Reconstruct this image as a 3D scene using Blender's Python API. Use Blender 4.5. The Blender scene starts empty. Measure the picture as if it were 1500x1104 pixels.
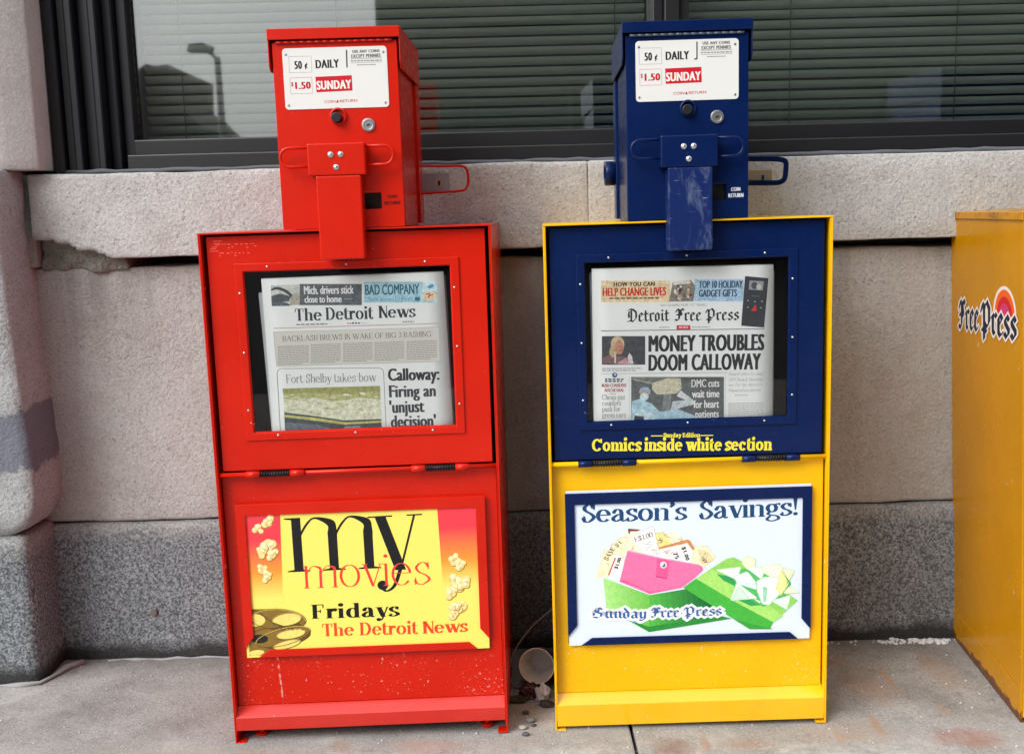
import bpy, bmesh, math, random
from mathutils import Vector, Matrix, noise
R = math.radians
sc = bpy.context.scene
COL = sc.collection
random.seed(7)

# ------------------------------------------------------------------ camera
F_PX, PITCH, ROLL, CAM_Z = 1550.0, 0.15273, -0.02488, 0.94571      # focal length in photo pixels (1500 wide)
_cp, _sp, _cr, _sr = math.cos(PITCH), math.sin(PITCH), math.cos(ROLL), math.sin(ROLL)
_fw = Vector((0, _cp, -_sp)); _rt0 = Vector((1, 0, 0)); _up0 = _rt0.cross(_fw)
C_RT = _cr * _rt0 + _sr * _up0
C_UP = -_sr * _rt0 + _cr * _up0
C_FW = _fw
C_POS = Vector((0, 0, CAM_Z))
cd = bpy.data.cameras.new('camera'); cam = bpy.data.objects.new('camera', cd); COL.objects.link(cam)
cd.sensor_width = 36.0; cd.lens = 36.0 * F_PX / 1500.0; cd.clip_start = 0.05; cd.clip_end = 600
cam.matrix_world = Matrix(((C_RT.x, C_UP.x, -C_FW.x, C_POS.x), (C_RT.y, C_UP.y, -C_FW.y, C_POS.y), (C_RT.z, C_UP.z, -C_FW.z, C_POS.z), (0, 0, 0, 1)))
sc.camera = cam

# ------------------------------------------------------------------ sky, sun, exposure
SUN_ELEV, SUN_AZ = R(37), R(225)          # behind thin cloud, from the street side and the left
w = bpy.data.worlds.new('World'); sc.world = w; w.use_nodes = True
nt = w.node_tree; nt.nodes.clear()
out = nt.nodes.new('ShaderNodeOutputWorld'); bg = nt.nodes.new('ShaderNodeBackground')
sky = nt.nodes.new('ShaderNodeTexSky'); sky.sky_type = 'NISHITA'; sky.sun_disc = False
sky.sun_elevation = SUN_ELEV; sky.sun_rotation = SUN_AZ; sky.air_density = 1.0; sky.dust_density = 4.0; sky.ozone_density = 1.0
hs = nt.nodes.new('ShaderNodeHueSaturation'); hs.inputs['Saturation'].default_value = 0.12      # cloud cover takes the blue out
mx = nt.nodes.new('ShaderNodeMix'); mx.data_type = 'RGBA'; mx.inputs[0].default_value = 0.55
mx.inputs[7].default_value = (6.6, 6.75, 6.9, 1)
nt.links.new(sky.outputs[0], hs.inputs['Color']); nt.links.new(hs.outputs[0], mx.inputs[6])
tc = nt.nodes.new('ShaderNodeTexCoord'); sx = nt.nodes.new('ShaderNodeSeparateXYZ'); nt.links.new(tc.outputs['Generated'], sx.inputs[0])
mr = nt.nodes.new('ShaderNodeMapRange'); nt.links.new(sx.outputs[2], mr.inputs['Value']); mr.inputs['To Min'].default_value = .66; mr.inputs['To Max'].default_value = 1.75
vm = nt.nodes.new('ShaderNodeVectorMath'); vm.operation = 'SCALE'; nt.links.new(mx.outputs[2], vm.inputs[0]); nt.links.new(mr.outputs[0], vm.inputs['Scale'])
nt.links.new(vm.outputs[0], bg.inputs[0]); bg.inputs[1].default_value = 0.11
nt.links.new(bg.outputs[0], out.inputs[0])
sl = bpy.data.lights.new('sun', 'SUN'); sl.energy = 1.5; sl.angle = R(34); sl.color = (1.0, 0.985, 0.965)
sun = bpy.data.objects.new('sun', sl); COL.objects.link(sun)
_sd = Vector((-0.62, -0.62, 0.66)).normalized()
sun.rotation_euler = (-_sd).to_track_quat('-Z', 'Y').to_euler(); sun.location = (-3, -4, 9)
sc.view_settings.view_transform = 'Standard'; sc.view_settings.look = 'None'
sc.view_settings.exposure = 0.74; sc.view_settings.gamma = 1.0; sc.view_settings.use_curve_mapping = False
sc.cycles.max_bounces = 8; sc.cycles.transparent_max_bounces = 24

# ------------------------------------------------------------------ helpers: planes measured from the photograph
class Frame:
    def __init__(s, x, y, z, rz=0.0, lean=0.0):
        s.m = Matrix.Translation((x, y, z)) @ Matrix.Rotation(rz, 4, 'Z') @ Matrix.Rotation(lean, 4, 'Y')
        s.inv = s.m.inverted()
    def at(s, px, py, ly=0.0):
        """real (x, z) on the frame's plane y=ly of the spot the photo shows at that pixel"""
        d = C_RT * ((px - 750) / F_PX) + C_UP * ((552 - py) / F_PX) + C_FW
        o = s.inv @ C_POS; v = s.inv.to_3x3() @ d
        t = (ly - o.y) / v.y; p = o + v * t
        return Vector((p.x, p.z))
WORLD = Frame(0, 0, 0)
def zm(x0, y0, k): return lambda x, y: (x0 + x / k, y0 + y / k)

# ------------------------------------------------------------------ materials
def lin(c): return tuple(((v / 255) / 12.92 if v / 255 <= .04045 else ((v / 255 + .055) / 1.055) ** 2.4) for v in c)
MATS = {}
class N:
    def __init__(s, name):
        s.m = bpy.data.materials.new(name); s.m.use_nodes = True; s.t = s.m.node_tree; s.n = s.t.nodes; s.l = s.t.links
        s.p = s.n['Principled BSDF']; s.co = s.n.new('ShaderNodeTexCoord').outputs['Object']
    def val(s, node, key, v):
        if hasattr(v, 'links'): s.l.new(v, node.inputs[key])
        else: node.inputs[key].default_value = v
    def noise(s, scale, detail=4, rough=.6, vec=None, dist=0.0):
        n = s.n.new('ShaderNodeTexNoise'); s.l.new(vec or s.co, n.inputs['Vector'])
        n.inputs['Scale'].default_value = scale; n.inputs['Detail'].default_value = detail; n.inputs['Roughness'].default_value = rough
        n.inputs['Distortion'].default_value = dist
        return n.outputs['Fac']
    def mapping(s, scale=(1, 1, 1), rot=(0, 0, 0), loc=(0, 0, 0)):
        n = s.n.new('ShaderNodeMapping'); s.l.new(s.co, n.inputs['Vector'])
        n.inputs['Scale'].default_value = scale; n.inputs['Rotation'].default_value = rot; n.inputs['Location'].default_value = loc
        return n.outputs[0]
    def voro(s, scale, vec=None, out='Color'):
        n = s.n.new('ShaderNodeTexVoronoi'); s.l.new(vec or s.co, n.inputs['Vector']); n.inputs['Scale'].default_value = scale
        return n.outputs[out]
    def ramp(s, fac, a, b, ca=(0, 0, 0, 1), cb=(1, 1, 1, 1)):
        n = s.n.new('ShaderNodeMapRange'); s.val(n, 'Value', fac); n.inputs['From Min'].default_value = a; n.inputs['From Max'].default_value = b
        return n.outputs[0]
    def math(s, op, a, b=0.0):
        n = s.n.new('ShaderNodeMath'); n.operation = op; s.val(n, 0, a); s.val(n, 1, b); return n.outputs[0]
    def mix(s, fac, a, b):
        n = s.n.new('ShaderNodeMix'); n.data_type = 'RGBA'; s.val(n, 0, fac)
        for k, v in ((6, a), (7, b)):
            if hasattr(v, 'links'): s.l.new(v, n.inputs[k])
            else: n.inputs[k].default_value = (*v[:3], 1)
        return n.outputs[2]
    def xyz(s, vec=None):
        n = s.n.new('ShaderNodeSeparateXYZ'); s.l.new(vec or s.co, n.inputs[0]); return n.outputs
    def bump(s, h, strength, dist):
        n = s.n.new('ShaderNodeBump'); n.inputs['Strength'].default_value = strength; n.inputs['Distance'].default_value = dist
        s.l.new(h, n.inputs['Height']); s.l.new(n.outputs[0], s.p.inputs['Normal'])
    def base(s, c):
        if hasattr(c, 'links'): s.l.new(c, s.p.inputs['Base Color'])
        else: s.p.inputs['Base Color'].default_value = (*c[:3], 1)
    def set(s, **k):
        for a, v in k.items(): s.val(s.p, a.replace('_', ' '), v)
        return s.m
def plain(name, c, rough=.5, metal=0.0, **k):
    if name in MATS: return MATS[name]
    n = N(name); n.base(c); m = n.set(Roughness=rough, Metallic=metal, **k); MATS[name] = m; return m
def ink(c, k=.95):
    """printing ink of the colour the paper shows (srgb), a faint press mottle"""
    name = 'ink_%d_%d_%d' % tuple(int(v) for v in c)
    if name in MATS: return MATS[name]
    n = N(name); a = [v * k for v in lin(c)]
    n.base(n.mix(n.noise(160, 3), [v * .94 for v in a], [min(1, v * 1.05) for v in a])); MATS[name] = n.set(Roughness=.55)
    n.p.inputs['Specular IOR Level'].default_value = .25
    return MATS[name]
def paint(name, c, rough=.3, fleck=(.75, .7, .66), low=None, scuff=0.0, rust=0.0, drip=None, spec=.26):
    """enamel on sheet metal: faint orange peel, fade, chips; 'low' = (z0, z1) band of splash flecks"""
    n = N(name); z = n.xyz()[2]
    fade = n.ramp(n.noise(5, 5, .6), .3, .75)
    col = n.mix(fade, [v * .9 for v in c], [min(1, v * 1.07 + .004) for v in c])
    grime = n.ramp(n.noise(14, 6, .7), .55, .9)
    col = n.mix(n.math('MULTIPLY', grime, .34), col, [v * .55 + .01 for v in c])
    chips = n.ramp(n.noise(70, 2, .5), .745, .775)
    col = n.mix(n.math('MULTIPLY', chips, .7), col, fleck)
    if low:
        band = n.math('MULTIPLY', n.ramp(z, low[0] - .02, low[0] + .03), n.ramp(z, low[1] + .015, low[1] - .03))
        thr = n.ramp(n.noise(9, 3), .3, .75)
        sp = n.ramp(n.math('ADD', n.noise(150, 3, .6), n.math('MULTIPLY', thr, .14)),   .685, .75)
        col = n.mix(n.math('MULTIPLY', n.math('MULTIPLY', sp, band), .55), col, fleck)
    if scuff:
        v = n.mapping((1, 1, .35)); sm = n.ramp(n.noise(38, 8, .75, v, 1.2), .5, .78)
        col = n.mix(n.math('MULTIPLY', sm, scuff), col, (.25, .3, .42))
        v2 = n.mapping((22, 1, 160), (0, .35, 0)); s2 = n.ramp(n.noise(1.0, 3, .5, v2), .66, .74)
        col = n.mix(n.math('MULTIPLY', s2, scuff * .8), col, (.4, .44, .52))
    if rust:
        edge = n.ramp(z, rust, 0.0); e2 = n.math('ADD', n.noise(34, 6, .7), n.math('MULTIPLY', edge, .5))
        rm = n.math('MULTIPLY', n.ramp(e2, .70, .78), n.ramp(z, rust * 1.4, rust))
        top = n.math('MULTIPLY', n.ramp(z, .905, .925), n.ramp(n.noise(26, 5, .7), .5, .62))
        rm = n.math('MAXIMUM', rm, n.math('MULTIPLY', top, .8))
        col = n.mix(rm, col, n.mix(n.noise(60), (.06, .022, .012), (.2, .08, .03)))
    if drip is not None:
        x = n.xyz()[0]; ln = n.ramp(n.math('ABSOLUTE', n.math('SUBTRACT', n.math('ADD', x, n.math('MULTIPLY', z, .06)), drip)), .0022, .0008)
        col = n.mix(n.math('MULTIPLY', n.math('MULTIPLY', n.math('MULTIPLY', ln, n.ramp(z, .165, .15)), n.ramp(n.noise(90, 3), .46, .58)), .6), col, fleck)
    n.base(col)
    n.bump(n.math('ADD', n.math('MULTIPLY', n.noise(170, 2, .5), .01), n.noise(7, 1, .3)), .1, .006)
    n.set(Roughness=n.math('ADD', n.math('MULTIPLY', n.noise(18, 4), .16), rough - .12))
    n.p.inputs['Specular IOR Level'].default_value = spec
    MATS[name] = n.m; return n.m
RED_C, BLUE_C, YEL_C = (.56, .010, .0006), (.0001, .0095, .066), (.88, .47, .0002)
M_RED = paint('red_enamel', RED_C); M_RED_LOW = paint('red_enamel_splashed', RED_C, low=(.07, .165), fleck=(.8, .45, .38), drip=-.158)
M_BLUE = paint('navy_enamel', BLUE_C, .32, fleck=(.4, .45, .55), spec=.2); M_BLUE_W = paint('navy_enamel_scuffed', (.004, .016, .095), .4, fleck=(.6, .65, .7), scuff=.6, spec=.2)
M_YEL = paint('yellow_enamel', YEL_C); M_YEL_LOW = paint('yellow_enamel_splashed', YEL_C, low=(.08, .175), fleck=(.85, .66, .4))
M_YEL_OLD = paint('yellow_enamel_weathered', (.53, .235, .0003), .3, rust=.03, spec=.1)
M_RED_KICK = paint('red_enamel_sheen', RED_C, .2, spec=.85); M_YEL_KICK = paint('yellow_enamel_sheen', YEL_C, .2, spec=.85)      # kick ledges: same enamel, specular raised to put in the pale sky sheen
M_BLACK = plain('matt_black', (.006, .006, .007), .6); M_RUB = plain('black_plastic', (.012, .013, .015), .35)
M_STEEL = plain('bright_steel', (.62, .62, .6), .28, 1.0); M_DULL = plain('dull_steel', (.4, .4, .41), .42, 1.0); M_BRASS = plain('worn_brass', (.52, .42, .28), .38, .8)
M_SPRING = plain('oiled_spring_steel', (.03, .03, .033), .3, .7)
M_SIGN = plain('white_enamel_plate', (.70, .695, .67), .35)
def glass(name, tint, refl, rough=0.0):
    m = bpy.data.materials.new(name); m.use_nodes = True; t = m.node_tree; t.nodes.clear()
    o = t.nodes.new('ShaderNodeOutputMaterial'); mi = t.nodes.new('ShaderNodeMixShader'); tr = t.nodes.new('ShaderNodeBsdfTransparent'); gl = t.nodes.new('ShaderNodeBsdfGlossy')
    tr.inputs[0].default_value = (*tint, 1); gl.inputs['Roughness'].default_value = rough
    lw = t.nodes.new('ShaderNodeLayerWeight'); lw.inputs[0].default_value = .12
    ad = t.nodes.new('ShaderNodeMath'); ad.operation = 'ADD'; ad.use_clamp = True; ad.inputs[1].default_value = refl
    t.links.new(lw.outputs['Fresnel'], ad.inputs[0]); t.links.new(ad.outputs[0], mi.inputs[0])
    t.links.new(tr.outputs[0], mi.inputs[1]); t.links.new(gl.outputs[0], mi.inputs[2]); t.links.new(mi.outputs[0], o.inputs[0])
    return m
M_ACRYL = glass('clear_acrylic', (.97, .975, .975), .022, .015); M_GLASS = glass('coated_window_glass', (.88, .93, .91), .245, .022)

def limestone(name, c, streak=.0, rough_scale=1.0, worm=0.0, patch=None):
    n = N(name)
    big = n.ramp(n.noise(2.2, 6, .6), .3, .72); mid = n.noise(17, 7, .7); fine = n.noise(190, 3, .55); grain = n.voro(300)
    col = n.mix(big, [v * .86 for v in c], [v * 1.08 for v in c])
    col = n.mix(n.math('MULTIPLY', n.ramp(mid, .48, .68), .5), col, [c[0] * .74, c[1] * .71, c[2] * .69])
    col = n.mix(n.math('MULTIPLY', n.ramp(fine, .52, .64), .5 * rough_scale), col, [v * .52 for v in c])
    col = n.mix(n.math('MULTIPLY', n.ramp(n.noise(230, 2, .5), .56, .68), .4), col, [min(1, v * 1.4) for v in c])
    pits = n.ramp(n.noise(64, 5, .7), .62, .74)
    col = n.mix(n.math('MULTIPLY', pits, .35 * rough_scale), col, [v * .42 for v in c])
    if streak:
        v = n.mapping((7, 1, .7)); st = n.ramp(n.noise(1.0, 5, .6, v), .45, .75)
        col = n.mix(n.math('MULTIPLY', st, streak), col, (c[0] * .66, c[1] * .6, c[2] * .57))
        x, y, z = n.xyz()      # wet streaks that run down from the joint under the sill
        run = n.math('MULTIPLY', n.ramp(n.noise(1.0, 4, .6, n.mapping((16, 1, .5))), .5, .68), n.ramp(z, .62, .86))
        col = n.mix(n.math('MULTIPLY', run, .55), col, (c[0] * .34, c[1] * .31, c[2] * .3))
    h = n.math('SUBTRACT', n.math('ADD', n.math('MULTIPLY', n.noise(130, 4, .65), 1.0), n.math('MULTIPLY', mid, 1.2)), n.math('MULTIPLY', pits, .8))
    if worm:      # worm-eaten tooling over the middle of the block
        wv_ = n.ramp(n.math('ABSOLUTE', n.math('SUBTRACT', n.noise(72, 3, .55, None, .5), .5)), .0, .07)
        area = n.ramp(n.noise(3.1, 4, .6), .38, .55); k_ = n.math('MULTIPLY', n.math('SUBTRACT', 1.0, wv_), area)
        col = n.mix(n.math('MULTIPLY', k_, .34 * worm), col, [v * .5 for v in c]); h = n.math('SUBTRACT', h, n.math('MULTIPLY', k_, 1.1 * worm))
        col = n.mix(n.math('MULTIPLY', n.ramp(n.noise(1.6, 6, .65), .52, .68), .45), col, (c[0] * .78, c[1] * .70, c[2] * .62))
    if patch:     # a ragged blue-grey stain where the facing has come off
        x, y, z = n.xyz(); zz = n.math('ADD', z, n.math('MULTIPLY', n.math('SUBTRACT', n.noise(26, 6, .75), .5), .09)); xx = n.math('ADD', x, n.math('MULTIPLY', n.math('SUBTRACT', n.noise(18, 6, .7), .5), .04))
        m_ = n.math('MULTIPLY', n.math('MULTIPLY', n.ramp(zz, .452, .460), n.ramp(zz, .585, .578)), n.ramp(xx, -.95, -.968))
        col = n.mix(n.math('MULTIPLY', m_, .9), col, patch)
    n.base(col)
    n.bump(h, .6 * rough_scale, .0042); return n.set(Roughness=.9)
M_SILL = limestone('tooled_limestone', (.47, .464, .45), rough_scale=1.2)
M_WALL = limestone('weathered_limestone', (.40, .390, .374), streak=.4, rough_scale=1.05, worm=.3)
M_PIER = limestone('rough_grey_limestone', (.385, .395, .40), rough_scale=1.5, patch=(.125, .135, .175))
M_PIL = limestone('smooth_limestone', (.45, .432, .42), rough_scale=.5)
M_MORT = limestone('old_mortar', (.30, .285, .265), rough_scale=1.6)
def granite(name, k=1.0):
    n = N(name); v = n.voro(230); f = n.noise(210, 2, .5); g = n.noise(105, 4, .7)
    a = n.ramp(n.math('ADD', n.math('MULTIPLY', f, .7), n.math('MULTIPLY', g, .5)), .47, .76)
    col = n.mix(a, (.055 * k, .064 * k, .074 * k), (.262 * k, .282 * k, .298 * k))
    col = n.mix(n.ramp(n.noise(190, 2), .64, .7), col, (.42 * k, .42 * k, .40 * k))
    col = n.mix(n.math('MULTIPLY', n.ramp(n.noise(3.5, 5, .7), .5, .75), .45), col, (.06 * k, .055 * k, .05 * k))
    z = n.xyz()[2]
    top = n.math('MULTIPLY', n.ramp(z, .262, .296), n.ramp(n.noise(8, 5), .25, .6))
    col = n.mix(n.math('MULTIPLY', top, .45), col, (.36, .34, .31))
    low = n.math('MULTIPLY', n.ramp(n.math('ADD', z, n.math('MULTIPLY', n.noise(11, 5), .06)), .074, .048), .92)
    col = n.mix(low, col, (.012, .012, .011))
    n.base(col); n.bump(n.math('ADD', f, g), .35, .004); return n.set(Roughness=.72)
M_GRAN = granite('grey_granite', 1.0)
def concrete():
    n = N('stained_concrete')
    big = n.ramp(n.noise(1.7, 7, .65), .3, .72); col = n.mix(big, (.26, .25, .236), (.385, .375, .358))
    col = n.mix(n.math('MULTIPLY', n.ramp(n.noise(6.5, 8, .72), .44, .62), .9), col, (.215, .2, .185))
    col = n.mix(n.math('MULTIPLY', n.ramp(n.noise(150, 4, .7), .48, .66), .65), col, (.16, .15, .14))
    col = n.mix(n.math('MULTIPLY', n.ramp(n.noise(310, 3, .6), .54, .64), .55), col, (.1, .095, .09)); col = n.mix(n.math('MULTIPLY', n.ramp(n.noise(260, 2, .6), .6, .68), .6), col, (.6, .58, .55))
    col = n.mix(n.math('MULTIPLY', n.ramp(n.noise(31, 7, .75), .55, .66), .6), col, (.15, .14, .13)); col = n.mix(n.math('MULTIPLY', n.ramp(n.noise(4.2, 8, .75), .55, .7), .5), col, (.47, .46, .44))
    x, y, z = n.xyz()
    pale = n.math('MULTIPLY', n.ramp(n.math('ADD', y, n.math('MULTIPLY', n.noise(7, 5, .7), .3)), 2.02, 1.86), n.ramp(n.noise(13, 7, .75), .42, .62)); col = n.mix(n.math('MULTIPLY', pale, .95), col, (.5, .485, .455))
    for (cx, cy, rx, ry, k, c) in ((.80, 1.77, .09, .05, .8, (.30, .155, .115)), (.70, 1.98, .07, .10, .5, (.33, .2, .12)), (.60, 1.80, .12, .06, .45, (.34, .22, .14)),
                                   (.27, 1.76, .05, .05, .65, (.2, .105, .075)), (.64, 2.12, .06, .05, .45, (.35, .2, .11)), (-.17, 1.79, .08, .04, .5, (.36, .2, .15)), (.86, 2.05, .05, .12, .4, (.3, .19, .11)), (-.62, 1.78, .3, .03, .3, (.36, .3, .22)), (.655, 1.83, .012, .05, .6, (.36, .2, .1)), (.575, 1.79, .01, .035, .6, (.38, .24, .12)), (.745, 2.03, .014, .06, .6, (.38, .22, .11)), (.80, 1.88, .012, .04, .5, (.36, .2, .1)), (-.33, 1.80, .03, .03, .5, (.3, .2, .14)), (-.50, 1.775, .04, .02, .45, (.34, .22, .17)), (.33, 1.775, .012, .04, .55, (.33, .17, .1)), (.02, 1.80, .05, .04, .3, (.3, .22, .17)), (.40, 1.77, .06, .03, .4, (.33, .17, .1))):
        dx = n.math('DIVIDE', n.math('SUBTRACT', x, cx), rx); dy = n.math('DIVIDE', n.math('SUBTRACT', y, cy), ry)
        d = n.math('ADD', n.math('MULTIPLY', dx, dx), n.math('MULTIPLY', dy, dy))
        mk = n.math('MULTIPLY', n.ramp(n.math('ADD', d, n.math('MULTIPLY', n.noise(24, 6, .75), 2.2)), 1.9, 1.1), k)
        col = n.mix(mk, col, c)
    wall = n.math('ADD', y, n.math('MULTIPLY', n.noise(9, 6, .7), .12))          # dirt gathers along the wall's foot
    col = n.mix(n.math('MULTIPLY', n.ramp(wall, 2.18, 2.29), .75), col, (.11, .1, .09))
    n.base(col); n.bump(n.math('ADD', n.noise(120, 6, .7), n.math('MULTIPLY', n.noise(22, 5), .7)), .4, .004); return n.set(Roughness=.92)
M_CONC = concrete()
M_DARKFRAME = plain('dark_bronze_window_frame', (.008, .0075, .009), .42); M_JAMB = plain('blue_black_painted_steel', (.004, .005, .008), .4)
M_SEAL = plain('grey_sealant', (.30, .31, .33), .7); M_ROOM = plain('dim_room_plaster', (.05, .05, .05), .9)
M_SLAT = plain('grey_blind_slat', (.84, .88, .82), .5)

# ------------------------------------------------------------------ mesh building
class MB:
    def __init__(s): s.v = []; s.f = []; s.mi = []; s.sm = []; s.cur = 0; s.smooth = False
    def add(s, vs, fs):
        b = len(s.v); s.v += [Vector(v) for v in vs]
        for f in fs: s.f.append([b + i for i in f]); s.mi.append(s.cur); s.sm.append(s.smooth)
        return s
    def box(s, x0, x1, y0, y1, z0, z1):
        return s.add([(x0, y0, z0), (x1, y0, z0), (x1, y1, z0), (x0, y1, z0), (x0, y0, z1), (x1, y0, z1), (x1, y1, z1), (x0, y1, z1)],
                     [(0, 3, 2, 1), (4, 5, 6, 7), (0, 1, 5, 4), (1, 2, 6, 5), (2, 3, 7, 6), (3, 0, 4, 7)])
    def prism(s, poly, y0, y1):
        """polygon of (x, z) counter-clockwise seen from the front, between depth y0 (front) and y1"""
        n = len(poly); vs = [(p[0], y0, p[1]) for p in poly] + [(p[0], y1, p[1]) for p in poly]
        fs = [list(range(n)), list(range(2 * n - 1, n - 1, -1))] + [(i, i + n, (i + 1) % n + n, (i + 1) % n) for i in range(n)]
        return s.add(vs, fs)
    def prism_x(s, poly, x0, x1):
        """polygon of (y, z) swept along x"""
        n = len(poly); vs = [(x0, p[0], p[1]) for p in poly] + [(x1, p[0], p[1]) for p in poly]
        fs = [list(range(n - 1, -1, -1)), list(range(n, 2 * n))] + [(i, (i + 1) % n, (i + 1) % n + n, i + n) for i in range(n)]
        return s.add(vs, fs)
    def ring(s, o, i, y0, y1):
        """rectangular plate o=(x0,x1,z0,z1) with a rectangular hole i"""
        def c(r): return [(r[0], r[2]), (r[1], r[2]), (r[1], r[3]), (r[0], r[3])]
        P = [(x, y, z) for y in (y0, y1) for q in (c(o), c(i)) for x, z in q]
        fs = []
        for k in range(4):
            j = (k + 1) % 4
            fs += [(k, j, 4 + j, 4 + k), (8 + j, 8 + k, 12 + k, 12 + j), (j, k, 8 + k, 8 + j), (4 + k, 4 + j, 12 + j, 12 + k)]
        return s.add(P, fs)
    def tube(s, pts, r, n=8, closed=False, cap=True):
        pts = [Vector(p) for p in pts]; N_ = len(pts); rs = r if isinstance(r, (list, tuple)) else [r] * N_
        vs = []; prev = None
        for k, p in enumerate(pts):
            if closed: d = pts[(k + 1) % N_] - pts[k - 1]
            else: d = pts[min(k + 1, N_ - 1)] - pts[max(k - 1, 0)]
            d.normalize()
            if prev is None:
                a = Vector((0, 0, 1)) if abs(d.z) < .9 else Vector((1, 0, 0))
                u = d.cross(a).normalized()
            else: u = (prev - d * prev.dot(d)).normalized()
            prev = u; v = d.cross(u)
            vs += [p + (u * math.cos(2 * math.pi * j / n) + v * math.sin(2 * math.pi * j / n)) * rs[k] for j in range(n)]
        fs = []
        for k in range(N_ if closed else N_ - 1):
            k2 = (k + 1) % N_
            fs += [(k * n + j, k * n + (j + 1) % n, k2 * n + (j + 1) % n, k2 * n + j) for j in range(n)]
        sm = s.smooth; s.smooth = True
        if cap and not closed: s.add(vs, fs); b = len(s.v) - len(vs); s.smooth = False; s.f += [[b + j for j in range(n - 1, -1, -1)], [b + (N_ - 1) * n + j for j in range(n)]]; s.mi += [s.cur] * 2; s.sm += [False] * 2
        else: s.add(vs, fs)
        s.smooth = sm; return s
    def lathe(s, prof, c, axis='y', n=24):
        """prof: (radius, distance along axis) from the centre c"""
        vs = []
        for r, h in prof:
            for j in range(n):
                a = 2 * math.pi * j / n; x, y = r * math.cos(a), r * math.sin(a)
                vs.append({'y': (c[0] + x, c[1] + h, c[2] + y), 'x': (c[0] + h, c[1] + x, c[2] + y), 'z': (c[0] + x, c[1] + y, c[2] + h)}[axis])
        fs = [(k * n + j, k * n + (j + 1) % n, (k + 1) * n + (j + 1) % n, (k + 1) * n + j) for k in range(len(prof) - 1) for j in range(n)]
        s.add(vs, fs); return s
    def build(s, name, mats, parent=None, bevel=0.0, seg=2, off=(0, 0, 0), fix=True, matrix=None):
        o3 = Vector(off); me = bpy.data.meshes.new(name)
        me.from_pydata([tuple(v - o3) for v in s.v], [], s.f); mats = mats if isinstance(mats, (list, tuple)) else [mats]
        for m in mats: me.materials.append(m)
        me.polygons.foreach_set('material_index', s.mi); me.polygons.foreach_set('use_smooth', s.sm)
        if fix:
            bm = bmesh.new(); bm.from_mesh(me); bmesh.ops.recalc_face_normals(bm, faces=bm.faces); bm.to_mesh(me); bm.free()
        me.update()
        ob = bpy.data.objects.new(name, me); COL.objects.link(ob)
        if parent: ob.parent = parent
        if matrix is not None: ob.matrix_world = matrix
        if bevel:
            b = ob.modifiers.new('edge', 'BEVEL'); b.width = bevel; b.segments = seg; b.limit_method = 'ANGLE'; b.angle_limit = R(35)
        return ob
def tag(o, label=None, cat=None, group=None, kind=None):
    if label: o['label'] = label
    if cat: o['category'] = cat
    if group: o['group'] = group
    if kind: o['kind'] = kind
    return o
def thing(name, matrix, label, cat, group=None):
    o = bpy.data.objects.new(name, None); o.empty_display_size = .1; COL.objects.link(o); o.matrix_world = matrix
    return tag(o, label, cat, group)
def arc(cx, cy, rx, ry, a0, a1, n=16, rot=0.0):
    o = []
    for k in range(n + 1):
        a = R(a0 + (a1 - a0) * k / n); x, y = rx * math.cos(a), ry * math.sin(a)
        o.append((cx + x * math.cos(rot) - y * math.sin(rot), cy + x * math.sin(rot) + y * math.cos(rot)))
    return o
def rrect(x0, x1, z0, z1, r, n=5):
    return arc(x1 - r, z0 + r, r, r, -90, 0, n) + arc(x1 - r, z1 - r, r, r, 0, 90, n) + arc(x0 + r, z1 - r, r, r, 90, 180, n) + arc(x0 + r, z0 + r, r, r, 180, 270, n)
def spline(pts, n=6):
    out = []; P = [pts[0]] + list(pts) + [pts[-1]]
    for k in range(1, len(P) - 2):
        p0, p1, p2, p3 = P[k - 1:k + 3]
        for j in range(n):
            t = j / n
            out.append(tuple(.5 * (2 * b + (c - a) * t + (2 * a - 5 * b + 4 * c - d) * t * t + (3 * b - a - 3 * c + d) * t ** 3) for a, b, c, d in zip(p0, p1, p2, p3)))
    out.append(tuple(pts[-1])); return out
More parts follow.
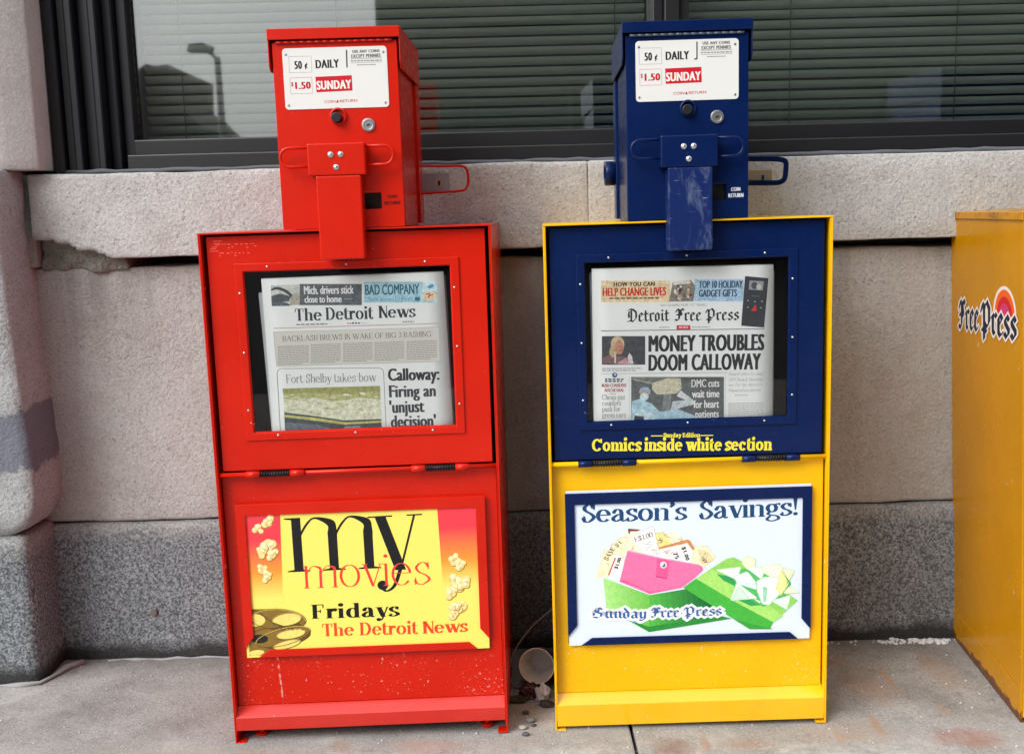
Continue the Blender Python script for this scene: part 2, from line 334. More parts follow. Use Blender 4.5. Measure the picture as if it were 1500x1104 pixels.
# ------------------------------------------------------------------ lettering: pen-drawn letterforms (cap height = 1)
class Roman:
    """upright serif letters: T thick stroke, t hairline, S serif reach, h serif thickness, X x-height"""
    def __init__(s, T=.16, t=.045, S=.09, h=.045, X=.66, asc=1.04, desc=-.28, sp=.06, slant=0.0, gap=.34):
        s.gap = gap; s.T, s.t, s.S, s.h, s.X, s.asc, s.desc, s.sp, s.slant = T, t, S, h, X, asc, desc, sp, slant; s.cache = {}
    def rect(s, x0, x1, y0, y1): s.g.append([(x0, y0), (x1, y0), (x1, y1), (x0, y1)])
    def V(s, x, y0, y1, b='', t=''):
        k = s.T / 2; s.rect(x - k, x + k, y0, y1)
        for side, y, up in ((b, y0, 1), (t, y1, -1)):
            if side in ('b', 'l'): s.g.append([(x - k - s.S, y), (x - k + .01, y), (x - k + .01, y + up * s.h * 1.7), (x - k - s.S, y + up * s.h * .8)])
            if side in ('b', 'r'): s.g.append([(x + k - .01, y), (x + k + s.S, y), (x + k + s.S, y + up * s.h * .8), (x + k - .01, y + up * s.h * 1.7)])
    def H(s, x0, x1, y, w=None): w = w or s.t; s.rect(x0, x1, y - w / 2, y + w / 2)
    def D(s, x0, y0, x1, y1, w): s.g.append([(x0 - w / 2, y0), (x0 + w / 2, y0), (x1 + w / 2, y1), (x1 - w / 2, y1)])
    def Sf(s, x, y, up, w=None): w = w or s.T * .5 + s.S; s.rect(x - w, x + w, min(y, y + up * s.h), max(y, y + up * s.h))
    def B(s, x, y, r): s.g.append(arc(x, y, r, r, 0, 342, 19))
    def pen(s, P, k=1.0):
        L = []
        for i, p in enumerate(P):
            a, b = P[max(i - 1, 0)], P[min(i + 1, len(P) - 1)]; dx, dy = b[0] - a[0], b[1] - a[1]; l = math.hypot(dx, dy) or 1
            w = (s.t + (s.T * k - s.t) * abs(dy / l) ** 1.6) / 2; nx, ny = -dy / l * w, dx / l * w
            L.append(((p[0] + nx, p[1] + ny), (p[0] - nx, p[1] - ny)))
        for a, b in zip(L, L[1:]): s.g.append([a[0], a[1], b[1], b[0]])
    def A(s, pts, k=1.0): s.pen(spline(pts, 6), k)
    def O(s, cx, cy, rx, ry, a0=0, a1=360, k=1.0): s.pen(arc(cx, cy, rx, ry, a0, a1, 28), k)
    def arch(s, x0, x1, b='b', r=0):
        X, k, t = s.X, s.T / 2, s.t; D = x1 - x0 - s.T; a = x0 + k - .004
        o = spline([(a, X * .74), (a + D * .25, X * .91), (a + D * .58, X), (x1 + k * .35, X * .93), (x1 + k, X * .74), (x1 + k, X * .6)], 6)
        i = spline([(a, X * .66), (a + D * .27, X * .86), (a + D * .56, X - t * 1.25), (x1 - k * .95, X * .84), (x1 - k, X * .70), (x1 - k, X * .6)], 6)
        for q in range(len(o) - 1): s.g.append([i[q], i[q + 1], o[q + 1], o[q]])
        s.V(x1, 0, X * .61, b)
    def glyph(s, c):
        if c in s.cache: return s.cache[c]
        s.g = []; T, t, S, h, X, a, d = s.T, s.t, s.S, s.h, s.X, s.asc, s.desc; k = T / 2; br = max(T * .55, .05); e = t / 2
        x = S + .015 + k
        if c == ' ': w = .3
        elif c in '.,': s.B(k + .04, k * 1.1, k * 1.1); w = T + .08; c == ',' and s.A([(k * 1.9, k), (k * 1.6, -.1), (k * .6, -.18)])
        elif c == ':': s.B(k + .04, k, k); s.B(k + .04, X - k, k); w = T + .08
        elif c in "'\u2019": s.B(k + .05, 1 - k, k * 1.1); s.A([(k * 2.1, 1 - k), (k * 1.8, .83), (k * .6, .72)]); w = T + .1
        elif c == '!': s.g.append([(.06, 1.02), (.06 + T * 1.15, 1.02), (.06 + T * .72, .3), (.06 + T * .42, .3)]); s.B(.06 + T * .57, k * 1.1, k * 1.1); w = T * 1.2 + .14
        elif c == '-': s.H(.05, .3, .3, h * 1.5); w = .35
        elif c == '3': s.A([(.08, .85), (.22, 1 - e), (.42, .78), (.2, .54)]); s.A([(.2, .54), (.46, .28), (.24, e), (.06, .14)]); s.B(.09, .16, br * .8); w = .5
        elif c == '0': s.O(.27, .5, .22, .5 - e); w = .54
        elif c == '1': s.V(.25, 0, 1, 'b', 'l'); w = .46
        elif c == '7': s.H(.05, .5, 1 - T * .4, T * .8); s.D(.18, 0, .46, .95, T); w = .52
        elif c == '5': s.H(.12, .46, 1 - T * .4, T * .8); s.rect(.1, .1 + t * 1.5, .5, 1); s.A([(.12, .55), (.3, .62), (.46, .32), (.26, e), (.06, .12)]); w = .54
        elif c == '$': s.glyph_S(.3); s.rect(.27, .33, -.1, 1.1); w = .6
        elif c == 'a':
            s.V(x + .3, .1, X - .2); s.A([(x - .02, X - .18), (x + .1, X - e), (x + .24, X - .06), (x + .3, X - .22)]); s.B(x, X - .17, br * .85)
            s.A([(x + .3, X * .58), (x + .12, X * .52), (x - .04, X * .25), (x + .08, e), (x + .3, .14)]); s.A([(x + .3, .12), (x + .36, e), (x + .46, .07)], .7); w = x + .5
        elif c in 'bp':
            s.V(x, d if c == 'p' else .02, a if c == 'b' else X, 'b' if c == 'p' else '', 'l'); s.O(x + .16, X / 2, .22, X / 2 - e, -150, 150); w = x + .16 + .22 + k + .03
        elif c in 'dq':
            xx = .03 + k + .4; s.O(xx - .18, X / 2, .22, X / 2 - e, 30, 330); s.V(xx, 0 if c == 'd' else d, a if c == 'd' else X, 'r' if c == 'd' else 'b', 'l'); w = xx + k + S
        elif c in 'ce':
            cx = .03 + k + .22; s.O(cx, X / 2, .22, X / 2 - e, 8 if c == 'e' else 50, 322)
            if c == 'e': s.H(cx - .22, cx + .22 + k * .8, X * .55)
            else: s.B(cx + .15, X * .76, br * .9)
            w = cx + .22 + k * .6 + .04
        elif c == 'f': s.V(x, 0, a - .25, 'b'); s.A([(x, a - .26), (x + .04, a - .08), (x + .16, a - e), (x + .28, a - .1)]); s.B(x + .26, a - .1, br * .8); s.H(x - .16, x + .22, X - h / 2, h); w = x + .27
        elif c == 'g':
            cx = .05 + k + .17; s.O(cx, X * .66, .17, X * .34 - e); s.A([(cx - .1, X * .36), (cx - .16, X * .2), (cx, X * .1), (cx + .2, X * .02), (cx + .26, d * .5), (cx, d + e), (cx - .2, d * .55), (cx - .06, X * .05)], .8)
            s.A([(cx + .12, X * .92), (cx + .24, X * 1.0), (cx + .32, X * .96)], .6); s.B(cx + .3, X * .95, br * .6); w = cx + .36
        elif c == 'h': s.V(x, 0, a, 'b', 'l'); s.arch(x, x + s.gap); w = x + s.gap + k + S + .01
        elif c == 'i': s.V(x, 0, X, 'b', 'l'); s.B(x, X + .24, br * 1.1); w = x + k + S + .02
        elif c == 'j': s.V(x, d + .15, X, '', 'l'); s.A([(x, d + .16), (x - .04, d + .03), (x - .16, d + e), (x - .2, d + .1)]); s.B(x, X + .24, br * 1.1); w = x + k + .05
        elif c == 'k': s.V(x, 0, a, 'b', 'l'); s.D(x + .06, X * .42, x + .3, X, t * 1.4); s.D(x + .36, 0, x + .14, X * .6, T * 1.1); s.Sf(x + .36, 0, 1); s.Sf(x + .3, X, -1, S * .9); w = x + .36 + k + S * .8
        elif c == 'l': s.V(x, 0, a, 'b', 'l'); w = x + k + S + .02
        elif c == 'm': s.V(x, 0, X, 'b', 'l'); s.arch(x, x + s.gap); s.arch(x + s.gap, x + 2 * s.gap); w = x + 2 * s.gap + k + S + .01
        elif c == 'n': s.V(x, 0, X, 'b', 'l'); s.arch(x, x + s.gap); w = x + s.gap + k + S + .01
        elif c == 'o': cx = .03 + k + .22; s.O(cx, X / 2, .225, X / 2 - e); w = cx + .225 + k + .03
        elif c == 'r': s.V(x, 0, X, 'b', 'l'); s.A([(x + k * .7, X * .66), (x + .12, X * .92), (x + .22, X - e), (x + .28, X * .86)], .8); s.B(x + .26, X * .86, br); w = x + .35
        elif c == 's':
            s.A([(.41, X * .78), (.34, X - .03), (.22, X - e), (.1, X * .78), (.17, X * .57), (.34, X * .42), (.42, X * .22), (.24, e), (.1, .06), (.06, X * .22)]); s.rect(.39, .39 + t * 1.3, X * .68, X); s.rect(.055, .055 + t * 1.3, 0, X * .32); w = .5
        elif c == 't': s.V(x, .12, X + .16); s.g.append([(x - k, X + .16), (x + k, X + .16), (x + k, X + .28)]); s.A([(x, .14), (x + .06, e), (x + .16, .03), (x + .22, .12)], .8); s.H(x - .15, x + .22, X - h / 2, h); w = x + .25
        elif c == 'u': s.V(x, .18, X, '', 'l'); s.A([(x, .2), (x + .05, .05), (x + .17, e), (x + .33, .16)]); s.V(x + .34, 0, X, 'r', 'l'); w = x + .34 + k + S
        elif c in 'vwy':
            T2 = T * 1.1; t2 = t * 1.3; n = 2 if c == 'w' else 1; q = .06 + k
            for j in range(n): s.D(q + .2 + j * .36, 0, q + j * .36, X, T2); s.D(q + .2 + j * .36, 0, q + .4 + j * .36, X, t2)
            s.Sf(q, X, -1); s.Sf(q + .4 + (n - 1) * .36, X, -1, S * 1.05)
            if n == 2: s.Sf(q + .36, X, -1)
            if c == 'y': s.A([(q + .2, .02), (q + .12, d * .7), (q + .02, d + e), (q - .04, d + .08)], .4); s.B(q - .02, d + .09, max(br, .062))
            w = q + .4 + (n - 1) * .36 + S * .8
        elif c == 'x': s.D(.42, 0, .1, X, T * 1.1); s.D(.1, 0, .42, X, t); w = .52
        elif c == 'z': s.H(.05, .4, X - e); s.H(.05, .4, e); s.D(.1, 0, .38, X, T); w = .45
        elif c in 'AVW':
            q = .06 + k
            if c == 'A': s.D(q + .62, 0, q + .31, 1, T * 1.1); s.D(q, 0, q + .31, 1, t * 1.4); s.H(q + .09, q + .5, .34); s.Sf(q + .62, 0, 1); s.Sf(q, 0, 1, S); w = q + .62 + k + S
            else:
                n = 2 if c == 'W' else 1
                for j in range(n): s.D(q + .28 + j * .46, 0, q + j * .46, 1, T * 1.1); s.D(q + .28 + j * .46, 0, q + .54 + j * .46, 1, t * 1.4)
                s.Sf(q, 1, -1); s.Sf(q + .54 + (n - 1) * .46, 1, -1, S); n == 2 and s.Sf(q + .46, 1, -1); w = q + .54 + (n - 1) * .46 + S
        elif c in 'BDPR':
            s.V(x, 0, 1, 'b' if c in 'PR' else 'l', 'l')
            if c == 'D': s.H(x, x + .2, 1 - e); s.H(x, x + .2, e); s.O(x + .17, .5, .33, .5 - e, -90, 90); w = x + .5 + k + .03
            else:
                s.H(x, x + .18, 1 - e); s.H(x, x + .18, .52); s.O(x + .17, .76, .25, .24 - e, -90, 90); w = x + .44 + k
                if c == 'B': s.H(x, x + .18, e); s.O(x + .17, .27, .29, .27 - e, -90, 90); w = x + .47 + k
                if c == 'R': s.A([(x + .2, .52), (x + .34, .42), (x + .4, .16), (x + .5, .03), (x + .58, .06)]); w = x + .6
        elif c in 'CGOQ':
            cx = .04 + k + .33
            s.O(cx, .5, .33, .5 - e, *((0, 360) if c == 'O' else (38, 325)))
            if c in 'CG': s.rect(cx + .28, cx + .28 + t * 1.2, .68, 1)
            if c == 'G': s.V(cx + .3, .04, .42, '', 'b')
            w = cx + .33 + k + .03 + (.05 if c == 'G' else 0)
        elif c in 'EFLT':
            if c == 'T': s.V(.36, 0, 1, 'b'); s.H(.04, .68, 1 - h / 2, h); s.rect(.04, .04 + t, .72, 1); s.rect(.68 - t, .68, .72, 1); w = .72
            else:
                s.V(x, 0, 1, 'l' if c != 'F' else 'b', 'l'); w = x + .48
                if c in 'EF': s.H(x, x + .42, 1 - e); s.rect(x + .42 - t, x + .42, .74, 1); s.H(x, x + .26, .52); s.rect(x + .26 - t * .6, x + .26 + t * .4, .4, .64)
                if c in 'EL': s.H(x, x + .44, e); s.rect(x + .44 - t, x + .44, 0, .28)
        elif c in 'HIKNM':
            s.V(x, 0, 1, 'b', 'b')
            if c == 'I': w = x + k + S + .03
            elif c == 'H': s.V(x + .44, 0, 1, 'b', 'b'); s.H(x, x + .44, .51); w = x + .44 + k + S
            elif c == 'K': s.D(x + .06, .38, x + .42, 1, t * 1.4); s.D(x + .48, 0, x + .18, .6, T * 1.1); s.Sf(x + .48, 0, 1); s.Sf(x + .42, 1, -1, S); w = x + .48 + k + S
            elif c == 'N': s.D(x + .48, 0, x, 1, T * 1.05); s.rect(x + .48 - e, x + .48 + e, 0, 1); s.Sf(x + .48, 1, -1, S); w = x + .48 + S + .02
            else: s.D(x + .3, 0, x, 1, T); s.D(x + .3, 0, x + .58, 1, t); s.V(x + .6, 0, 1, 'b', 'r'); w = x + .6 + k + S
        elif c == 'J': s.V(.3, .2, 1, '', 'b'); s.A([(.3, .22), (.24, .05), (.12, e), (.06, .12)]); w = .45
        elif c == 'S': s.glyph_S(0); w = .58
        elif c == 'U': s.V(x, .28, 1, '', 'b'); s.A([(x, .3), (x + .06, .07), (x + .24, e), (x + .44, .28)]); s.rect(x + .44 - e, x + .44 + e, .25, 1); s.Sf(x + .44, 1, -1, S); w = x + .44 + S
        elif c == 'Y': s.V(.36, 0, .48, 'b'); s.D(.36, .42, .12, 1, T); s.D(.38, .42, .6, 1, t); s.Sf(.12, 1, -1); s.Sf(.6, 1, -1, S); w = .7
        else: w = .4
        s.cache[c] = (s.g, w); return s.cache[c]
    def glyph_S(s, _):
        e = s.t / 2; s.A([(.48, .76), (.4, .94), (.27, 1 - e), (.12, .8), (.18, .62), (.38, .46), (.49, .26), (.29, e), (.12, .08), (.07, .28)]); s.rect(.47, .47 + s.t * 1.2, .68, 1); s.rect(.06, .06 + s.t * 1.2, 0, .36)
    def text(s, st):
        out = []; x = 0
        for c in st:
            g, w = s.glyph(c)
            for p in g: out.append([(q[0] + x + s.slant * q[1], q[1]) for q in p])
            x += w + s.sp
        return out
class Blackletter:
    """broad-nib letters, the nib held at 40 degrees"""
    G = {
     'e': ([[(.06, .5), (.06, .1), (.16, 0), (.3, .1)], [(.06, .5), (.17, .62), (.28, .5), (.08, .3)]], .36),
     'r': ([[(.02, .5), (.1, .58), (.1, .1), (.19, .02)], [(.14, .5), (.24, .61), (.32, .53)]], .36),
     'o': ([[(.06, .5), (.06, .1), (.17, 0), (.28, .1), (.28, .48), (.17, .61), (.06, .5)]], .38),
     'i': ([[(.02, .5), (.1, .58), (.1, .1), (.19, .02)], [(.07, .8), (.14, .74)]], .25),
     't': ([[(.1, .78), (.1, .1), (.19, .02), (.28, .08)], [(.0, .54), (.26, .56)]], .31),
     'n': ([[(.02, .5), (.1, .58), (.1, .08), (.17, .02)], [(.12, .48), (.25, .61), (.33, .5), (.33, .1), (.42, .02)]], .46),
     'u': ([[(.02, .5), (.1, .58), (.1, .12), (.2, .01), (.33, .12)], [(.25, .52), (.33, .59), (.33, .1), (.42, .02)]], .46),
     'a': ([[(.05, .5), (.16, .61), (.27, .5), (.27, .1), (.36, .02)], [(.27, .36), (.1, .28), (.06, .1), (.16, 0), (.27, .1)]], .4),
     'd': ([[(.06, .48), (.06, .1), (.17, 0), (.29, .1), (.29, .5), (.06, .9)], [(.06, .48), (.16, .58), (.28, .5)]], .4),
     's': ([[(.28, .5), (.18, .61), (.07, .5), (.08, .4), (.28, .22), (.27, .1), (.15, 0), (.03, .1)]], .36),
     'y': ([[(.02, .52), (.1, .58), (.1, .12), (.2, .02), (.32, .14)], [(.25, .53), (.33, .6), (.33, .0), (.2, -.2), (.05, -.18)]], .44),
     'D': ([[(-.02, .84), (.12, .92), (.34, .88), (.53, .68), (.53, .26), (.34, 0), (.12, .08), (-.03, .0)], [(.2, .82), (.2, .1)], [(.06, .74), (.02, .5), (.06, .3)]], .66),
     'F': ([[(-.02, .66), (.1, .9), (.22, .78), (.38, .92), (.5, .82)], [(.2, .84), (.2, .14), (.1, .02), (-.05, .1)], [(.03, .46), (.38, .5)], [(.34, .58), (.34, .4)], [(.31, .82), (.31, .56)]], .5),
     'P': ([[(.16, .8), (.16, -.2)], [(-.03, .62), (.08, .86), (.2, .7)], [(.18, .74), (.34, .93), (.49, .74), (.49, .34), (.34, .16), (.18, .28)], [(.03, .1), (.3, .02)]], .6),
     'S': ([[(.46, .78), (.3, .93), (.1, .76), (.12, .58), (.42, .38), (.42, .14), (.24, 0), (.0, .1)], [(.27, .84), (.26, .56)], [(.0, .4), (.03, .24)]], .58),
    }
    def __init__(s, W=.14, thin=.028, sp=.03, ang=40): s.W, s.thin, s.sp, s.ang = W, thin, sp, ang
    def text(s, st, grow=0.0):
        out = []; x = 0; ca, sa = math.cos(R(s.ang)), math.sin(R(s.ang)); W = s.W / 2 + grow; hh = s.thin / 2 + grow
        for c in st:
            if c == ' ': x += .16; continue
            strokes, w = s.G[c]
            for P in strokes:
                for (ax, ay), (bx, by) in zip(P, P[1:]):
                    pts = [(px + sx * W * ca - sy * hh * sa, py + sx * W * sa + sy * hh * ca) for px, py in ((ax, ay), (bx, by)) for sx in (-1, 1) for sy in (-1, 1)]
                    out.append([(p[0] + x, p[1]) for p in hull(pts)])
            x += w + s.sp
        return out
def hull(P):
    P = sorted(set((round(a, 6), round(b, 6)) for a, b in P))
    def half(Q):
        o = []
        for p in Q:
            while len(o) > 1 and (o[-1][0] - o[-2][0]) * (p[1] - o[-2][1]) - (o[-1][1] - o[-2][1]) * (p[0] - o[-2][0]) <= 0: o.pop()
            o.append(p)
        return o
    a, b = half(P), half(P[::-1]); return a[:-1] + b[:-1]
class Sans:
    """Blender's own built-in face; heavier weights are overlapped copies a hair apart"""
    cap = None
    def __init__(s, bold=0.0, sp=1.0): s.o, s.sp = bold, sp; s.cache = {}
    def text(s, st, grow=0.0):
        if st in s.cache: return s.cache[st]
        cu = bpy.data.curves.new('t', 'FONT'); cu.body = st; cu.size = 1.39; cu.space_character = s.sp; cu.resolution_u = 3
        ob = bpy.data.objects.new('t', cu); me = bpy.data.meshes.new_from_object(ob)
        polys = [[(me.vertices[i].co.x, me.vertices[i].co.y) for i in p.vertices] for p in me.polygons]
        if Sans.cap is None:
            cu.body = 'H'; mh = bpy.data.meshes.new_from_object(ob); Sans.cap = max(v.co.y for v in mh.vertices); bpy.data.meshes.remove(mh)
        polys = [[(x, y / Sans.cap) for x, y in p] for p in polys]
        bpy.data.objects.remove(ob); bpy.data.curves.remove(cu); bpy.data.meshes.remove(me)
        if s.o:
            m = max(2, int(math.ceil(s.o * 2 / .06)) + 1)
            polys = [[(x - s.o + 2 * s.o * q / (m - 1), y) for x, y in p] for q in range(m) for p in polys]
        s.cache[st] = polys; return polys
SANS = Sans(.02); SANS_B = Sans(.085, 1.12); SANS_L = Sans(0.0)
NEWS = Roman(.185, .06, .05, .05, .69, sp=-.005, gap=.36); TIMES = Roman(.115, .045, .06, .035, .67, sp=.0, gap=.33); TIMES_B = Roman(.17, .06, .05, .045, .69, sp=-.035, gap=.38)
DIDONE = Roman(.115, .02, .085, .018, .72, sp=.0, gap=.44); LIGHT = Roman(.068, .02, .05, .018, .72, sp=.0, gap=.36); SLAB = Roman(.24, .13, .05, .13, .74, sp=-.005, gap=.38); ITAL = Roman(.08, .035, .03, .03, .66, sp=.03, slant=.22)
GOTHIC = Blackletter(); GOTHIC_B = Blackletter(.17, .04)

def ink_photo(c, k):
    """ink of a printed picture: coarse dot and tone mottle"""
    name = 'photo_%d_%d_%d_%d' % (*[int(v) for v in c], k * 100)
    if name in MATS: return MATS[name]
    n = N(name); q = [v * .95 for v in lin(c)]
    f = n.math('ADD', n.math('MULTIPLY', n.noise(120, 5, .65), .65), n.math('MULTIPLY', n.noise(420, 2, .5), .35))
    n.base(n.mix(n.ramp(f, .36, .64), [v * (1 - k) for v in q], [min(1, v * (1 + k) + .01 * (k > .2)) for v in q])); MATS[name] = n.set(Roughness=.5)
    n.p.inputs['Specular IOR Level'].default_value = .25
    return MATS[name]
PICTURE = ('photo', 'teaser_strip', 'film', 'popcorn', 'coupons', 'gift', 'gadget', 'wallet')
def pick(part, c): return c if not isinstance(c, tuple) else ink_photo(c, .34 if 'photo' in part or 'strip' in part else .11) if any(k in part for k in PICTURE) and 'letter' not in part else ink(c)
class Print:
    """flat printing laid on a plane of a frame: every stroke a little above the one below it"""
    def __init__(s, frame, ly, z=None, off=(0, 0, 0)): s.f, s.ly, s.k, s.z, s.off = frame, ly, 0, z or (lambda x, y: (x, y)), off; s.mb = {}; s.lay = []
    def up(s, polys):
        """depth for these polygons: one hair above whatever already lies under them"""
        P = [q for p in polys for q in p]; bb = (min(q[0] for q in P), max(q[0] for q in P), min(q[1] for q in P), max(q[1] for q in P))
        k = 1 + max([l for o, l in s.lay if o[0] < bb[1] and o[1] > bb[0] and o[2] < bb[3] and o[3] > bb[2]], default=0)
        s.lay.append((bb, k)); return s.ly - .000016 * k
    def P(s, p): q = s.z(*p); return s.f.at(q[0], q[1], s.ly)
    def loc(s, part, mat, polys):
        y = s.up(polys)
        mb, mats = s.mb.setdefault(part, (MB(), []))
        if mat not in mats: mats.append(mat)
        mb.cur = mats.index(mat)
        for j, p in enumerate(polys):
            a = sum(p[i][0] * p[(i + 1) % len(p)][1] - p[(i + 1) % len(p)][0] * p[i][1] for i in range(len(p)))
            if a < 0: p = p[::-1]
            yy = y - .0000024 * (j % 5); mb.add([(q[0], yy, q[1]) for q in p], [list(range(len(p)))])
    def one(s, part): s.n = getattr(s, 'n', 0) + 1; return part + '#%d' % s.n
    def poly(s, part, c, pts): s.loc(part, pick(part, c), [[s.P(p) for p in pts]])
    def rect(s, part, c, x0, y0, x1, y1): s.poly(part, c, [(x0, y1), (x1, y1), (x1, y0), (x0, y0)])
    def ell(s, part, c, cx, cy, rx, ry, rot=0, a0=0, a1=360, n=28): s.poly(part, c, arc(cx, cy, rx, ry, a0, a1 if a1 - a0 < 360 else a1 - 360 / n, n, R(rot)))
    def line(s, part, c, pts, wd):
        m = pick(part, c); Q = [s.P(p) for p in pts]; k = wd * (Q[1] - Q[0]).length / max(1e-9, math.hypot(pts[1][0] - pts[0][0], pts[1][1] - pts[0][1])) / 2; polys = []
        for a, b in zip(Q, Q[1:]):
            d = (b - a).normalized(); nn = Vector((-d.y, d.x)) * k; polys.append([a - nn - d * k * .3, b - nn + d * k * .3, b + nn + d * k * .3, a + nn - d * k * .3])
        s.loc(part, m, polys)
    def box(s, part, c, pts, wd): s.line(part, c, list(pts) + [pts[0]], wd)
    def text(s, part, c, st, font, p0, p1, h, grow=None, top=None):
        A, B = s.P(p0), s.P(p1); gl = font.text(st) if not grow else font.text(st, grow)
        base = font.text(st); xs = [q[0] for p in base for q in p]; x0, x1 = min(xs), max(xs)
        e = (B - A) / (x1 - x0); k = (B - A).length / math.hypot(p1[0] - p0[0], p1[1] - p0[1]); dn = (B - A).normalized(); up = Vector((-dn.y, dn.x)) * h * k
        if top: up = s.P(top) - A; up.x *= .15
        s.loc(s.one(part), ink(c) if isinstance(c, tuple) else c, [[A + e * (q[0] - x0) + up * q[1] for q in p] for p in gl])
    def greek(s, part, c, x0, y0, x1, y1, rows, seed=1, slope=0.0, fill=.62, last=.6):
        rnd = random.Random(seed); m = ink(c); polys = []
        for r_ in range(rows):
            yb = y0 + (y1 - y0) * (r_ + .75) / rows; hh = (y1 - y0) / rows * fill * .6; x = x0; end = x1 if r_ < rows - 1 else x0 + (x1 - x0) * last
            while x < end - 1e-6:
                wl = min(rnd.uniform(.03, .11) * abs(x1 - x0) + hh, end - x); dy = (x - x0) * slope
                if wl > 0: polys.append([s.P(q) for q in ((x, yb + dy), (x + wl, yb + dy), (x + wl, yb + dy - hh), (x, yb + dy - hh))])
                x += wl + hh * .7
        s.loc(part, m, polys)
    def build(s, parent): return [mb.build(part.split('#')[0], mats, parent, fix=False, off=s.off) for part, (mb, mats) in s.mb.items()]
# ------------------------------------------------------------------ the setting: sidewalk, road
PAVE = 1.52; GAP = .006
mb = MB()
for i in range(-7, 7):
    for y0, y1 in ((-2.0, -.82), (-.814, .7), (.706, 2.26)):
        mb.box(.205 + PAVE * i + GAP / 2, .205 + PAVE * (i + 1) - GAP / 2, y0, y1, -.14, 0)
tag(mb.build('sidewalk', M_CONC, bevel=.004), kind='structure')
tag(MB().box(-10.3, 10.9, -2.16, -2.006, -.3, -.004).build('kerb', M_CONC, bevel=.015), kind='structure')
n = N('asphalt'); n.base(n.mix(n.noise(40, 6), (.04, .04, .042), (.075, .075, .075))); M_ASPH = n.set(Roughness=.9)
tag(MB().add([(-250, -250, -.145), (250, -250, -.145), (250, 250, -.145), (-250, 250, -.145)], [(0, 1, 2, 3)]).build('road', M_ASPH), kind='structure')

# ------------------------------------------------------------------ the stone building
def stone(x0, x1, y0, y1, z0, z1, cell=.03, rad=.012, amp=.003, warp=None, mb=None, freq=9, seed=0.0):
    """a block with worn rounded arrises and an uneven face (front, sides, top and bottom; open at the back)"""
    mb = mb or MB(); lo = Vector((x0, y0, z0)); hi = Vector((x1, y1 + 1, z1)); grid = {}
    def pt(p):
        q = Vector([min(max(p[i], lo[i] + rad), hi[i] - rad) for i in range(3)]); d = p - q
        nrm = d.normalized() if d.length > 1e-9 else Vector((0, 0, 0))
        if d.length > 1e-9: p = q + nrm * rad
        s = Vector((seed, seed * 2.3, seed * .7))
        a = noise.fractal(p * freq + s, 1.0, 2.0, 4) * amp + noise.noise(p * 2.2 + s) * amp * .8
        p = p + nrm * a
        return warp(p) if warp else p
    def axis(a, b):
        n = max(1, int((b - a - 2 * rad) / cell)); L = [a, a + rad * .3, a + rad] + [a + rad + (b - a - 2 * rad) * k / n for k in range(1, n)] + [b - rad, b - rad * .3, b]
        return L
    X, Z = axis(x0, x1), axis(z0, z1); ny = max(1, int((y1 - y0 - rad) / (cell * 2))); Y = [y0, y0 + rad * .3, y0 + rad] + [y0 + rad + (y1 - y0 - rad) * k / ny for k in range(1, ny + 1)]
    sm = mb.smooth; mb.smooth = True
    def sheet(A, B, f):
        vs = [pt(Vector(f(a, b))) for a in A for b in B]; nb = len(B)
        mb.add(vs, [(i * nb + j, (i + 1) * nb + j, (i + 1) * nb + j + 1, i * nb + j + 1) for i in range(len(A) - 1) for j in range(nb - 1)])
    sheet(X, Z, lambda a, b: (a, y0, b)); sheet(Y, Z, lambda a, b: (x0, a, b)); sheet(Y, Z, lambda a, b: (x1, a, b)); sheet(X, Y, lambda a, b: (a, b, z0)); sheet(X, Y, lambda a, b: (a, b, z1))
    mb.smooth = sm; return mb
def done(mb, name, mat, parent):
    o = mb.build(name, mat, parent, fix=False); bm = bmesh.new(); bm.from_mesh(o.data); bmesh.ops.remove_doubles(bm, verts=bm.verts, dist=1e-5); bmesh.ops.recalc_face_normals(bm, faces=bm.faces); bm.to_mesh(o.data); bm.free()
    for p in o.data.polygons: p.use_smooth = True
    return o
building = thing('stone_building', Matrix.Identity(4), 'grey stone building front with a wide window above a granite plinth', 'building')
def chip(p):       # the broken lower corner of the sill
    x, y, z = p
    if x > -.74 or y > 2.45: return p
    zc = .870 + .05 * max(0, min(1, (-.80 - x) / .16)) ** .9 + .006 * noise.fractal(Vector((x * 30, 0, 3)), 1, 2, 4)
    t = max(0, min(1, (zc - z) / .007)); t = t * t * (3 - 2 * t)
    return Vector((x, max(y, y + (2.25 + .02 * noise.fractal(Vector((x * 26, z * 30, 1)), 1, 2, 4) - y) * t), z))
mb = stone(-.976, .1645, 2.19, 2.6, .875, 1.048, .0075, .005, .0022, chip)
stone(.1656, 2.4, 2.19, 2.6, .875, 1.048, .03, .004, .0022, None, mb, seed=4)
done(mb, 'sill', M_SILL, building)
done(stone(-1.25, 2.6, 2.226, 2.6, .309, .858, .025, .007, .004, None), 'wall_block', M_WALL, building)
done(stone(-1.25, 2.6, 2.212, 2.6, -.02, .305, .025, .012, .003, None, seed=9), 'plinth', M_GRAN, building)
PR = [(1.06, -0.992), (0.934, -0.994), (0.86, -0.993), (0.75, -0.988), (0.6, -0.981), (0.5, -0.975), (0.42, -0.973), (0.38, -0.977), (0.35, -0.988), (0.33, -1.005), (0.315, -1.04), (0.3, -1.08)]
